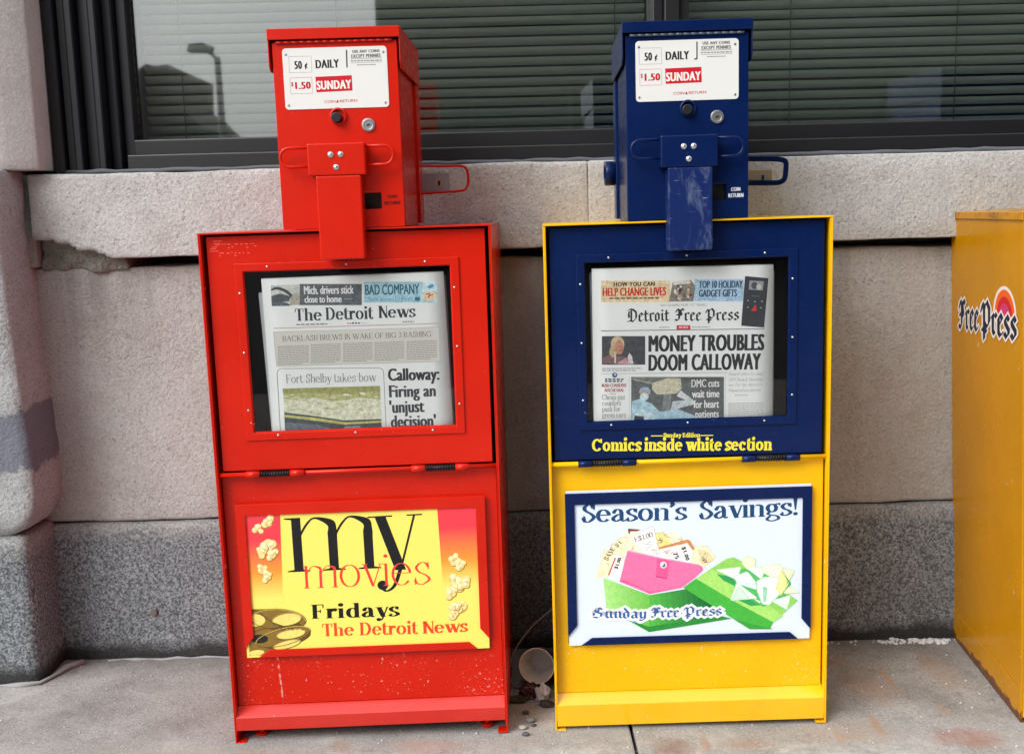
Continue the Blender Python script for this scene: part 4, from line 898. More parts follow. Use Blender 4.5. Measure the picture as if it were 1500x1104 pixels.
for pts in (q8((500, 190), (720, 70), (745, 90), (800, 350)), q8((345, 350), (455, 375), (410, 620)), q8((995, 262), (1080, 240), (1150, 330), (1120, 440)), q8((215, 430), (330, 250), (470, 330)), q8((290, 280), (420, 180), (520, 190)), q8((745, 150), (840, 130), (960, 230)), q8((1120, 270), (1280, 270), (1370, 380), (1250, 480))): p.line('coupons', (196, 184, 160), pts, 2.5)
for k in range(46):
    x, y = rr_.uniform(620, 790), rr_.uniform(200, 360)
    if k > 16: x, y = rr_.choice([(rr_.uniform(820, 1000), rr_.uniform(310, 380)), (rr_.uniform(240, 420), rr_.uniform(330, 520)), (rr_.uniform(1150, 1330), rr_.uniform(300, 440)), (rr_.uniform(800, 1050), rr_.uniform(160, 240))])
    an = rr_.uniform(-.6, .3); l_ = rr_.uniform(14, 46); p.line('coupons', rr_.choice([(150, 140, 128), (178, 168, 150), (206, 150, 110), (120, 112, 104)]), q8((x, y), (x + l_ * math.cos(an), y + l_ * math.sin(an))), rr_.uniform(1.6, 3.6))
K = (52, 48, 46)
p.text('coupon_lettering', K, 'E$1.00', TIMES, Z8(556, 232), Z8(738, 175), 30); p.text('coupon_lettering', K, 'SAVE', TIMES_B, Z8(275, 425), Z8(355, 300), 26); p.text('coupon_lettering', K, '$1', TIMES, Z8(372, 290), Z8(420, 240), 22)
p.text('coupon_lettering', K, '$1.00', SANS_B, Z8(372, 505), Z8(418, 395), 20); p.text('coupon_lettering', K, '$1.00', SANS_B, Z8(1025, 285), Z8(1070, 420), 22); p.text('coupon_lettering', K, '75', SANS_B, Z8(935, 345), Z8(965, 408), 24)
p.text('coupon_lettering', (110, 100, 90), '50', TIMES_B, Z8(1215, 400), Z8(1265, 445), 18); p.text('coupon_lettering', (110, 100, 90), '75', TIMES_B, Z8(780, 210), Z8(815, 245), 18)
p.poly('wallet', (244, 116, 166), q8((480, 312), (800, 385), (1190, 455), (1235, 480), (1242, 515), (1160, 590), (1030, 690), (700, 755), (395, 630)))
p.poly('wallet', (232, 92, 148), q8((395, 630), (640, 700), (700, 755), (1030, 690), (1000, 690), (700, 735), (430, 610)))
p.poly('wallet', (250, 150, 190), q8((480, 312), (800, 385), (1190, 455), (1185, 463), (800, 398), (478, 326)))
p.poly('wallet', (236, 92, 150), q8((775, 390), (905, 420), (880, 600), (765, 578))); p.poly('wallet', (206, 64, 120), q8((765, 570), (880, 592), (872, 606), (762, 584)))
p.ell('wallet', (226, 222, 222), *Z8(840, 462), 20, 20); p.ell('wallet', (120, 112, 118), *Z8(842, 464), 12, 12, 0); p.ell('wallet', (236, 236, 238), *Z8(832, 456), 6, 8, 30)
LG, MG, DG, DD = (152, 214, 112), (78, 176, 66), (42, 140, 52), (24, 92, 52)
def faces(part, A, B, ca, cb, n=12):       # the printed shading of a box side, in fine steps
    for k in range(n):
        u, v = k / n, min(1, (k + 1) / n + .02); f = k / (n - 1)
        L = lambda P, t: tuple(P[0][i] + (P[1][i] - P[0][i]) * t for i in (0, 1))
        p.poly(part, tuple(ca[i] + (cb[i] - ca[i]) * f for i in range(3)), [L((A[0], B[0]), u), L((A[0], B[0]), v), L((A[1], B[1]), v), L((A[1], B[1]), u)])
faces('gift_box', q8((232, 590), (262, 890)), q8((700, 765), (690, 1095)), (172, 226, 132), (116, 194, 82))
faces('gift_box', q8((700, 765), (690, 1110)), q8((1340, 660), (1400, 1010)), (84, 182, 72), (22, 96, 50))
p.poly('gift_box', (48, 150, 58), q8((480, 985), (690, 1095), (1000, 1050), (900, 1080), (690, 1130)))
p.poly('gift_box', (44, 140, 54), [(385, 842), (510, 912), (1000, 832), (930, 815), (510, 880)])
Z7 = lambda x, y: ((990 + x / 7.5 - 825) * 4.054, (800 + y / 7.5 - 700) * 4.054)
def q7(*a): return [Z7(*t) for t in a]
p.poly('gift_lid', (146, 208, 96), q7((560, 130), (640, 118), (740, 170), (1340, 590), (1070, 830), (640, 600), (220, 350)))
p.poly('gift_lid', (168, 222, 112), q7((220, 350), (400, 250), (900, 560), (1180, 760), (1070, 830), (640, 600)))
p.poly('gift_lid', (72, 178, 66), q7((220, 350), (640, 600), (1070, 830), (1030, 905), (810, 905), (80, 450)))
p.poly('gift_lid', (60, 158, 60), q7((640, 800), (1070, 905), (810, 905)))
p.poly('gift_bow', (52, 160, 84), q7((450, 300), (660, 340), (900, 480), (980, 640), (820, 650), (650, 570), (640, 430), (520, 370)))
p.poly('gift_bow', (88, 186, 102), q7((680, 250), (900, 230), (1110, 300), (1260, 400), (1200, 560), (960, 660), (780, 560), (650, 420)))
BW = [((244, 244, 236), ((470, 260), (690, 235), (660, 340))), ((226, 240, 226), ((500, 285), (660, 340), (640, 355))), ((250, 236, 200), ((780, 120), (860, 150), (850, 230), (790, 240), (740, 180))), ((240, 246, 236), ((800, 240), (970, 235), (930, 340))),
      ((248, 238, 214), ((960, 230), (1110, 205), (1180, 260), (1090, 340), (990, 285))), ((238, 240, 246), ((660, 340), (780, 295), (850, 380), (860, 450), (700, 400))), ((218, 232, 240), ((700, 390), (860, 450), (850, 400))), ((238, 246, 238), ((680, 420), (860, 555), (625, 575))), ((212, 236, 216), ((690, 440), (800, 560), (625, 575))),
      ((246, 246, 244), ((915, 400), (980, 365), (1130, 360), (1140, 480), (1020, 600), (960, 590), (920, 480))), ((150, 210, 178), ((960, 460), (1000, 470), (985, 585), (965, 585))), ((248, 232, 160), ((1160, 290), (1230, 410), (1150, 510), (1110, 440))), ((244, 230, 190), ((1180, 250), (1290, 270), (1240, 360))),
      ((240, 232, 200), ((1230, 440), (1340, 500), (1200, 510))), ((222, 240, 222), ((1050, 595), (1240, 545), (1220, 690))), ((244, 248, 240), ((1100, 585), (1240, 545), (1228, 620))), ((70, 176, 84), ((1200, 330), (1255, 405), (1190, 480), (1235, 405))), ((230, 240, 222), ((840, 560), (930, 600), (920, 620)))]
def soft(pts, grow=1.12):
    cx_ = sum(q[0] for q in pts) / len(pts); cy_ = sum(q[1] for q in pts) / len(pts); Q = [(cx_ + (x - cx_) * grow, cy_ + (y - cy_) * grow) for x, y in pts]
    Q = [((Q[k - 1][0] * t + Q[k][0] * (1 - t)), (Q[k - 1][1] * t + Q[k][1] * (1 - t))) for k in range(len(Q)) for t in (.93, .07)]
    return Q
for c, pts in BW:
    big = len(pts) > 3 or c[0] > 236
    p.poly('gift_bow', tuple(int(v * k_) for v, k_ in zip(c, (.80, .95, .82))), q7(*soft(pts, 1.34 if big else 1.12))); p.poly('gift_bow', c, q7(*soft(pts, 1.2 if big else .95)))
    cx_ = sum(q[0] for q in pts) / len(pts); cy_ = sum(q[1] for q in pts) / len(pts)
    if big: p.poly('gift_bow', tuple(min(255, int(v * 1.04)) for v in c), q7(*soft([(x * .55 + cx_ * .45 - 8, y * .55 + cy_ * .45 - 8) for x, y in pts], 1)))
NAVY = (30, 70, 112)
p.text('blue_lettering', NAVY, "Season's", TIMES_B, (108, 264), (738, 247), 112); p.text('blue_lettering', NAVY, 'Savings!', TIMES_B, (806, 245), (1394, 220), 112)
LB = (54, 96, 158)
for (t, a, b, h) in (('Sunday', (172, 828), (492, 830), 68), ('Free', (515, 826), (692, 822), 66), ('Press', (712, 821), (942, 811), 66)): p.text('logo_outline', (246, 246, 250), t, GOTHIC, a, b, h, .17)
for (t, a, b, h) in (('Sunday', (172, 828), (492, 830), 68), ('Free', (515, 826), (692, 822), 66), ('Press', (712, 821), (942, 811), 66)): p.text('blue_lettering', LB, t, GOTHIC, a, b, h)
p.build(po_y)

# ------------------------------------------------------------------ newspapers behind the panes
def paper(F, label, px, ly, thick, drop=.04, tone=(234, 236, 235)):
    """a folded paper: several leaves, the fold rounded at the top; px = the three or four corners the photo shows"""
    tl, tr, br_, bl_ = [F.at(*q, ly) for q in px]
    dl, dr = (bl_ - tl).normalized(), (br_ - tr).normalized(); bl_ = bl_ + dl * drop; br_ = br_ + dr * drop; bl_.y = max(bl_.y, .476); br_.y = max(br_.y, .476)
    mb = MB(); mb.smooth = True; prof = [(thick, 0.0)] + [(thick / 2 + thick / 2 * math.cos(R(a)), thick * .35 * math.sin(R(a))) for a in range(20, 180, 20)] + [(0, 0.0)]
    vs = []; NX = 10
    for i in range(NX + 1):
        u = i / NX; t = tl.lerp(tr, u); b = bl_.lerp(br_, u); wv = 0.0
        vs += [(t.x, ly + d + wv, t.y + h - thick * .35) for d, h in prof] + [(t.lerp(b, k / 6).x, ly, t.lerp(b, k / 6).y) for k in range(1, 7)] + [(b.x, ly + thick, b.y)]
    nn = len(prof) + 7
    mb.add(vs, [(i * nn + j, (i + 1) * nn + j, (i + 1) * nn + (j + 1) % nn, i * nn + (j + 1) % nn) for i in range(NX) for j in range(nn)] + [list(range(nn))[::-1], [NX * nn + j for j in range(nn)]])
    bx = (bl_.x + br_.x) / 2; o3 = (bx, ly, min(bl_.y, br_.y))
    o = mb.build('newspaper', ink(tone), None, off=o3, matrix=F.m @ Matrix.Translation(o3))
    return tag(o, label, 'newspaper', 'newspapers behind the door windows'), o3
z3 = zm(280, 320, 2.76); z4 = zm(780, 300, 2.761)
n_r, o_r = paper(FR, 'newspaper headed The Detroit News behind the window of the red box', [z3(283, 243), z3(1020, 213), z3(1060, 838), z3(330, 860)], .021, .009)
paper(FR, 'edge of a second newspaper just behind the one in the red box', [z3(272, 300), z3(1028, 230), z3(1066, 838), z3(326, 860)], .034, .012, tone=(198, 202, 206))
n_y, o_y = paper(FY, 'newspaper headed Detroit Free Press behind the window of the navy door', [z4(240, 258), z4(975, 240), z4(970, 858), z4(248, 878)], .021, .009)
paper(FY, 'edge of a second newspaper with a blue margin in the navy door', [z4(231, 274), z4(978, 262), z4(974, 858), z4(246, 878)], .034, .012, tone=(188, 206, 226))
GR = (74, 78, 82); G2 = (116, 118, 118)
def za(x, y): return 380 + x / 5.172, 395 + y / 5.172
def zb(x, y): return za(x, y + 115 * 5.172)
p = Print(FR, .0208, za, o_r)
p.rect('teaser_strip', (96, 100, 104), 305, 108, 776, 268); p.poly('teaser_strip', (196, 200, 194), [(86, 120), (305, 112), (305, 268), (92, 276)])
p.poly('teaser_strip', (70, 74, 78), spline([(86, 150), (130, 130), (200, 150), (255, 195)], 5) + spline([(235, 205), (190, 168), (130, 150), (90, 160)], 5)); p.poly('teaser_strip', (84, 90, 96), [(90, 200), (160, 180), (240, 205), (225, 240), (92, 245)]); p.poly('teaser_strip', (96, 104, 110), [(92, 245), (160, 235), (230, 262), (228, 274), (94, 276)])
p.poly('teaser_strip', (176, 170, 156), [(225, 225), (265, 175), (305, 185), (305, 262), (235, 268)])
p.rect('teaser_strip', (168, 204, 216), 792, 92, 1345, 248); p.poly('teaser_strip', (206, 228, 236), [(1235, 92), (1345, 90), (1345, 160), (1235, 170)]); p.ell('teaser_strip', (232, 206, 176), 1288, 200, 58, 38, 0); p.poly('teaser_strip', (86, 160, 208), [(1270, 130), (1310, 105), (1325, 125), (1290, 145)]); p.line('teaser_strip', (170, 84, 72), [(1262, 185), (1290, 180), (1280, 212), (1300, 190), (1318, 188)], 8)
CS = Sans(.05, .98); p.text('teaser_lettering', (236, 238, 238), 'Mich. drivers stick', CS, (338, 186), (716, 180), 62); p.text('teaser_lettering', (236, 238, 238), 'close to home', CS, (342, 250), (624, 246), 52)
p.greek('teaser_lettering', (170, 172, 172), 640, 212, 755, 228, 1, 3)
p.text('teaser_lettering', (38, 92, 112), 'BAD COMPANY', Sans(.04, 1.0), (802, 192), (1214, 184), 76); p.text('teaser_lettering', (104, 170, 196), "'76ers know U-14 part", Sans(.02), (806, 240), (1165, 236), 34); p.rect('teaser_lettering', (60, 110, 140), 1178, 208, 1216, 236)
p.text('masthead', (62, 66, 74), 'The', NEWS, (272, 388), (474, 384), 92); p.text('masthead', (62, 66, 74), 'Detroit', NEWS, (503, 381), (866, 372), 94); p.text('masthead', (62, 66, 74), 'News', NEWS, (903, 366), (1186, 358), 92)
p.greek('small_print', G2, 280, 406, 515, 424, 1, 5, -.02, .8, 1); p.greek('small_print', (196, 90, 90), 664, 400, 705, 414, 1, 6, 0, 1, 1); p.greek('small_print', (70, 70, 74), 702, 398, 760, 414, 1, 7, 0, 1.2, 1); p.greek('small_print', (170, 170, 172), 765, 398, 830, 410, 1, 8); p.greek('small_print', G2, 1085, 388, 1172, 402, 1, 9, -.02, 1, 1)
p.line('rule', (190, 112, 114), [(108, 444), (1358, 406)], 4)
p.poly('feature_panel', (214, 211, 203), [(106, 472), (1362, 436), (1368, 694), (130, 732)]); p.box('feature_panel', (168, 166, 160), [(106, 472), (1362, 436), (1368, 694), (130, 732)], 3)
p.text('headline', (98, 98, 98), 'BACKLASH BREWS IN WAKE OF BIG 3 BASHING', Roman(.11, .04, .05, .03, .66, sp=.02), (176, 544), (1302, 506), 42)
for k, (x0, x1, r_, ya) in enumerate(((140, 375, 9, 575), (390, 618, 11, 562), (634, 858, 11, 552), (872, 1098, 11, 544), (1116, 1345, 9, 536))): p.greek('body_text', (138, 137, 132), x0, ya, x1, ya + 148, 11, 20 + k, -.03, .62, .8)
p.line('small_print', (170, 100, 96), [(140, 583), (240, 580)], 4)
p.z = zb
bx = arc(170, 190, 36, 36, 180, 270, 6) + arc(905, 185, 36, 36, 270, 360, 6) + [(962, 640)]; p.line('rule', (120, 122, 124), [(160, 640)] + bx, 4)
p.text('headline', (102, 106, 112), 'Fort Shelby takes bow', Roman(.09, .036, .045, .028, .68, sp=.01), (204, 264), (886, 250), 66)
p.poly('photograph', (216, 216, 192), [(176, 305), (914, 284), (932, 640), (196, 660)])
p.poly('photograph', (176, 176, 120), [(176, 305), (914, 284), (917, 390), (760, 372), (560, 402), (420, 372), (300, 396), (186, 380)]); p.poly('photograph', (158, 160, 100), [(176, 305), (914, 284), (915, 330), (600, 350), (400, 335), (180, 345)])
rp = random.Random(8)
for k in range(60): x, y = rp.uniform(190, 905), rp.uniform(340, 510); p.ell('photograph', rp.choice([(196, 198, 166), (226, 226, 208), (188, 188, 140), (206, 206, 180)]), x, y, rp.uniform(10, 40), rp.uniform(3, 10), rp.uniform(-12, 12), n=9)
p.poly('photograph', (74, 82, 84), [(188, 485), (400, 510), (640, 545), (920, 535), (934, 660), (196, 660)]); p.poly('photograph', (190, 188, 110), [(190, 503), (420, 525), (650, 560), (922, 548), (924, 562), (650, 578), (420, 548), (191, 522)])
p.poly('photograph', (104, 116, 124), [(194, 560), (440, 578), (600, 620), (600, 660), (196, 660)]); p.poly('photograph', (140, 156, 164), [(650, 590), (760, 585), (800, 660), (600, 660)])
CB = Sans(.075, 1.04)
for t, x0, x1, y in (('Calloway:', 974, 1366, 246), ('Firing an', 983, 1338, 372), ("'unjust", 986, 1252, 490), ("decision'", 996, 1340, 600)): p.text('headline', (66, 70, 76), t, CB, (x0, y), (x1, y - 9), 92)
p.build(n_r)
def zc(x, y): return 860 + x / 5.263, 385 + y / 5.263
def ze(x, y): return 860 + x / 5.263, 485 + y / 5.263
p = Print(FY, .0208, zc, o_y)
p.rect('teaser_strip', (226, 204, 166), 108, 138, 640, 302); p.rect('teaser_strip', (172, 200, 222), 828, 126, 1210, 296)
p.poly('teaser_strip', (132, 126, 118), [(660, 148), (800, 132), (835, 180), (820, 296), (632, 298)]); rp = random.Random(5)
for k in range(26): p.ell('teaser_strip', rp.choice([(214, 200, 182), (96, 92, 92), (186, 150, 120), (70, 66, 66), (230, 222, 208)]), rp.uniform(675, 805), rp.uniform(165, 285), rp.uniform(6, 20), rp.uniform(5, 12), rp.uniform(0, 90), n=9)
p.poly('teaser_strip', (224, 216, 200), [(660, 148), (790, 134), (800, 158), (668, 172)])
p.text('teaser_lettering', (76, 58, 46), 'HOW YOU CAN', SANS_B, (204, 182), (522, 178), 32); p.text('teaser_lettering', (206, 52, 42), 'HELP CHANGE LIVES', Sans(.08, 1.04), (120, 257), (610, 250), 62); p.greek('teaser_lettering', (110, 86, 66), 172, 266, 552, 284, 1, 3, -.01, 1.1, 1)
p.text('teaser_lettering', (44, 76, 106), 'TOP 10 HOLIDAY', Sans(.08, 1.04), (860, 194), (1200, 192), 54); p.text('teaser_lettering', (44, 76, 106), 'GADGET GIFTS', Sans(.08, 1.04), (860, 262), (1155, 260), 54); p.greek('teaser_lettering', (80, 110, 140), 858, 272, 1008, 284, 1, 4)
p.poly('gadget', (64, 66, 72), [(1218, 102), (1398, 118), (1365, 498), (1188, 484)]); p.poly('gadget', (150, 158, 162), [(1252, 136), (1362, 142), (1354, 212), (1246, 206)]); p.ell('gadget', (84, 86, 90), 1290, 175, 24, 28, 0); p.ell('gadget', (206, 196, 190), 1325, 185, 20, 22, 0)
p.poly('gadget', (206, 58, 60), [(1262, 372), (1300, 318), (1306, 372)]); [p.ell('gadget', (170, 174, 178), x, y, 6, 5) for x, y in ((1240, 290), (1294, 298), (1348, 296), (1240, 342), (1340, 346))]; p.line('gadget', (90, 130, 130), [(1268, 254), (1328, 258)], 5)
p.text('small_print', (150, 150, 152), 'ON GUARD FOR 177 YEARS', SANS_L, (566, 336), (920, 332), 18)
p.text('masthead', (50, 52, 56), 'Detroit', GOTHIC, (308, 453), (638, 446), 104); p.text('masthead', (50, 52, 56), 'Free', GOTHIC, (672, 446), (882, 444), 100); p.text('masthead', (50, 52, 56), 'Press', GOTHIC, (908, 444), (1172, 438), 98)
p.greek('small_print', (160, 160, 162), 556, 486, 684, 504, 1, 6); p.rect('small_print', (204, 62, 70), 690, 480, 796, 514); p.text('small_print', (240, 220, 220), 'METRO', SANS_B, (708, 505), (778, 504), 16); p.greek('small_print', (160, 160, 162), 808, 484, 1035, 502, 1, 7)
p.line('rule', (96, 98, 102), [(108, 524), (1366, 508)], 5)
p.z = ze
p.rect('person_photograph', (74, 76, 80), 114, 38, 448, 258)
p.poly('person_photograph', (128, 100, 104), [(118, 250), (125, 205), (170, 180), (230, 190), (330, 200), (375, 250)]); p.ell('person_photograph', (204, 182, 148), 235, 100, 52, 62, 0); p.ell('person_photograph', (188, 166, 132), 205, 150, 32, 52, 10); p.ell('person_photograph', (190, 138, 116), 247, 125, 36, 54, 0); p.ell('person_photograph', (168, 116, 98), 262, 150, 16, 8, 0); p.line('person_photograph', (130, 96, 84), [(236, 118), (270, 120)], 6)
p.rect('person_photograph', (214, 198, 190), 210, 160, 222, 248); p.poly('person_photograph', (216, 202, 206), [(316, 252), (312, 200), (326, 168), (346, 190), (356, 252)]); p.poly('person_photograph', (196, 152, 158), [(222, 250), (300, 205), (320, 255)])
MT = Sans(.10, 1.08); p.text('headline', (66, 68, 72), 'MONEY TROUBLES', MT, (472, 158), (1366, 146), 124); p.text('headline', (66, 68, 72), 'DOOM CALLOWAY', MT, (472, 305), (1340, 294), 124)
p.greek('small_print', (158, 158, 158), 116, 280, 420, 312, 2, 12, -.01, .8, .85)
p.line('rule', (150, 152, 154), [(112, 328), (1078, 318)], 3); p.line('rule', (176, 178, 180), [(322, 350), (328, 690)], 2); p.line('rule', (176, 178, 180), [(1066, 330), (1070, 690)], 2)
p.ell('small_print', (72, 96, 132), 213, 338, 20, 20); p.ell('small_print', (200, 206, 214), 216, 334, 8, 8)
p.greek('small_print', (76, 84, 96), 138, 364, 285, 396, 2, 14, 0, 1.2, .9); p.text('small_print', (180, 58, 64), 'BUSH CONSIDERS', Sans(.06), (114, 431), (304, 429), 26); p.text('small_print', (180, 58, 64), 'RESCUE DEAL', Sans(.06), (136, 467), (286, 466), 24); p.greek('small_print', (120, 120, 120), 176, 476, 250, 488, 1, 16)
for t, x1, y in (('Cheap gas', 292, 528), ('counters', 262, 574), ('push for', 256, 620), ('green cars', 298, 666)): p.text('headline', (84, 86, 90), t, TIMES, (116, y), (x1, y - 2), 40)
p.rect('surgery_photograph', (92, 96, 98), 340, 352, 1055, 690)
p.poly('surgery_photograph', (120, 122, 120), [(340, 352), (700, 352), (560, 420), (380, 385)]); p.poly('surgery_photograph', (196, 192, 168), [(500, 400), (620, 362), (720, 362), (730, 440), (690, 480), (540, 488), (500, 450)]); p.poly('surgery_photograph', (160, 158, 146), [(340, 362), (505, 395), (505, 410), (360, 378)])
p.poly('surgery_photograph', (126, 130, 130), [(590, 488), (650, 480), (640, 610), (580, 605)])
p.poly('surgery_photograph', (206, 210, 212), [(720, 455), (820, 530), (830, 560), (690, 500)]); p.poly('surgery_photograph', (188, 198, 206), [(640, 620), (660, 540), (760, 530), (840, 560), (720, 590)])
p.poly('surgery_photograph', (168, 200, 214), [(342, 690), (345, 540), (410, 520), (500, 560), (560, 620), (700, 600), (830, 650), (830, 690)]); p.poly('surgery_photograph', (196, 218, 226), [(360, 640), (420, 600), (520, 640), (520, 690), (350, 690)])
p.ell('surgery_photograph', (148, 172, 190), 445, 465, 44, 36, 0); p.ell('surgery_photograph', (186, 150, 130), 442, 482, 36, 24, 0); p.ell('surgery_photograph', (206, 222, 230), 440, 505, 34, 30, 0); p.poly('surgery_photograph', (60, 66, 70), [(366, 650), (436, 655), (440, 690), (360, 690)])
DM = Sans(.045, 1.0)
for t, x0, x1, y in (('DMC cuts', 804, 1020, 432), ('wait time', 808, 1020, 512), ('for heart', 820, 1018, 592), ('patients', 834, 1016, 668)): p.text('photo_lettering', (238, 238, 236), t, DM, (x0, y), (x1, y - 4), 60)
for t, x1, y in (('Board votes to oust', 1356, 342), ('DPS head, blaming', 1358, 386), ("her for the district's", 1352, 426), ('financial problems', 1340, 468)): p.text('deck', (148, 148, 150), t, ITAL, (1090, y), (x1, y - 4), 26)
p.greek('small_print', (168, 168, 168), 1140, 484, 1310, 500, 1, 18); p.greek('body_text', (160, 160, 160), 1088, 548, 1360, 668, 8, 30, -.02, .6, 1)
p.build(n_y)

# side decal of the third box (arcs drawn as upper halves)
p = Print(FS, -.0002, z9)
for c, rx, ry in ((WH, 158, 400), ((236, 100, 32), 136, 352), ((206, 36, 40), 104, 255), ((206, 60, 112), 72, 165)): p.poly('sunrise', c, [(752 + rx * math.cos(R(a)), 575 - ry * math.sin(R(a)) + (30 * math.cos(R(a)))) for a in range(0, 181, 9)])
build_on(p, yel, FS); build_on(p2, yel, FS)
mb = MB()   # pressed fold near the foot and the turned lip along the top of the side
D = lambda y, x, z: (-.25 + x, y, z)
def side_box(y0, y1, x0, x1, za_, zb_):
    v = [D(y, x, z) for z in (za_, zb_) for x, y in ((x0, y0), (x1, y0), (x1, y1), (x0, y1))]
    mb.add(v, [(0, 3, 2, 1), (4, 5, 6, 7), (0, 1, 5, 4), (1, 2, 6, 5), (2, 3, 7, 6), (3, 0, 4, 7)])
side_box(-.001, .402, -.0032, -.0002, .9145, .9282); mb.build('top_lip', M_YEL_OLD, yel, bevel=.001)
mb = MB(); side_box(0, .40, -.0014, -.0001, .0, .0655); mb.build('skirt', M_YEL_OLD, yel, bevel=.0007)

# ------------------------------------------------------------------ padlocks and the guards they hang in
def guard(F, head, pts, ly, r, flat, name='lock_guard', m=None):
    P = [F.at(*q, ly) for q in pts]; Q = spline([(a.x, a.y) for a in P], 4)
    mb = MB()
    if flat:
        n = len(Q); vs = []
        for i, q in enumerate(Q):
            a, b = Q[max(i - 1, 0)], Q[min(i + 1, n - 1)]; d = Vector((b[0] - a[0], b[1] - a[1])).normalized(); nn = Vector((-d.y, d.x)) * r
            for sx, sy in ((-1, -1), (1, -1), (1, 1), (-1, 1)): vs.append((q[0] + nn.x * sx, ly + sy * flat, q[1] + nn.y * sx))
        mb.add(vs, [(i * 4 + j, i * 4 + (j + 1) % 4, (i + 1) * 4 + (j + 1) % 4, (i + 1) * 4 + j) for i in range(n - 1) for j in range(4)] + [(0, 1, 2, 3), tuple((n - 1) * 4 + j for j in (3, 2, 1, 0))])
        return mb.build(name, m, head, bevel=.0006)
    return mb.tube([(q[0], ly, q[1]) for q in Q], r, 8).build(name, m, head)
def padlock(F, label, px, ly, m_body, m_rim, deep=.022):
    c = [F.at(*q, ly) for q in px]; x0, x1 = c[0].x, c[1].x; zt_, zb_ = c[0].y, c[1].y; o = ((x0 + x1) / 2, ly, zb_); M = F.m @ Matrix.Translation(o)
    root = thing('padlock', M, label, 'padlock', 'padlocks beside the coin heads'); w2 = (x1 - x0) / 2; h = zt_ - zb_
    MB().prism(rrect(-w2, w2, 0, h, .003, 4), 0, deep).build('lock_body', m_body, root, bevel=.0012)
    mb = MB()
    for k in range(5): mb.prism(rrect(-w2 - .0008, w2 + .0008, -.0008, h + .0008, .003, 4), .004 + k * .0042, .0062 + k * .0042)
    mb.build('laminations', m_rim, root)
    mb = MB(); mb.lathe([(.0078, -.0008), (.0066, -.0006), (.0064, .001)], (w2 * .3, 0, h * .5)); mb.prism(arc(w2 * .3, h * .5, .0062, .0062, 0, 340, 14), -.0002, .0008); mb.build('keyway', M_BRASS if m_body is not M_BRASS else M_DULL, root)
    MB().prism([(w2 * .3 - .0022, h * .5 - .0055), (w2 * .3 + .0022, h * .5 - .0055), (w2 * .3 + .0026, h * .5 + .0035), (w2 * .3 - .0026, h * .5 + .0035)], -.0012, -.0004).build('keyhole', M_BLACK, root)
    P = [(-w2 + .004, deep * .5, h * .8), (-w2 - .012, deep * .5, h * .8), (-w2 - .020, deep * .5, h * .72), (-w2 - .020, deep * .5, h * .3), (-w2 - .012, deep * .5, h * .2), (-w2 + .004, deep * .5, h * .2)]
    MB().tube(P, .0035, 8).build('shackle', M_DULL, root)
    return root
guard(FR, red_head, [(606, 243), (640, 243.5), (672, 243), (682, 246), (685.5, 256), (685.5, 270), (680, 278), (668, 280), (655, 281), (612, 284)], .236, .0026, 0, 'lock_guard', M_RED)
padlock(FR, 'grey steel padlock hanging beside the red coin head', [(616, 254), (658, 282)], .243, plain('brushed_lock_steel', (.36, .36, .39), .42, .6), M_DULL)
guard(FY, blu_head, [(1092, 233), (1125, 233), (1144, 234), (1151, 238), (1151, 250), (1149, 262), (1142, 267), (1130, 268), (1092, 268)], .215, .0048, .0016, 'lock_guard', M_BLUE)
padlock(FY, 'tan brass padlock hanging beside the navy coin head', [(1092, 249), (1131, 270.5)], .222, M_BRASS, M_DULL)
a = FY.at(903, 254, .235); b = FY.at(885.5, 254, .235); rr2 = abs(FY.at(890, 236.5, .235).y - FY.at(890, 272.5, .235).y) / 2
mb = MB(); mb.smooth = True; mb.lathe([(rr2 * .9, .002), (rr2 * .92, -.004), (rr2, -.0045), (rr2, b.x - a.x + .002), (rr2 * .93, b.x - a.x), (rr2 * .7, b.x - a.x + .0005), (rr2 * .66, b.x - a.x + .008), (0, b.x - a.x + .008)], (a.x, .235, a.y), 'x', 24); mb.build('lock_barrel', M_BLUE, blu_head)

# ------------------------------------------------------------------ litter between the boxes
def world_axes(mx_z, pos):
    q = Vector(mx_z).to_track_quat('Z', 'Y'); return Matrix.Translation(pos) @ q.to_matrix().to_4x4()
M_CUP = plain('waxed_paper_cup', (.66, .64, .62), .45); M_CUPIN = plain('paper_cup_inside', (.52, .5, .49), .5)
ax = Vector((-.16, -.92, .20)).normalized(); rim = WORLD.at(786, 975, 2.0); cpos = Vector((rim.x, 2.0, rim.y)) - ax * .078
cup = thing('paper_cup', world_axes(ax, cpos), 'empty white paper cup lying on its side between the red and yellow boxes', 'cup')
mb = MB(); mb.smooth = True; mb.lathe([(.0222, .002), (.0225, 0), (.0345, .075), (.0356, .0755), (.0360, .0772), (.0352, .0785), (.0338, .0772), (.0333, .075), (.0217, .006)], (0, 0, 0), 'z', 40); mb.build('cup_wall', M_CUP, cup)
mb = MB(); mb.smooth = True; mb.lathe([(0, .006), (.0217, .006)], (0, 0, 0), 'z', 40); mb.build('cup_bottom', M_CUPIN, cup)
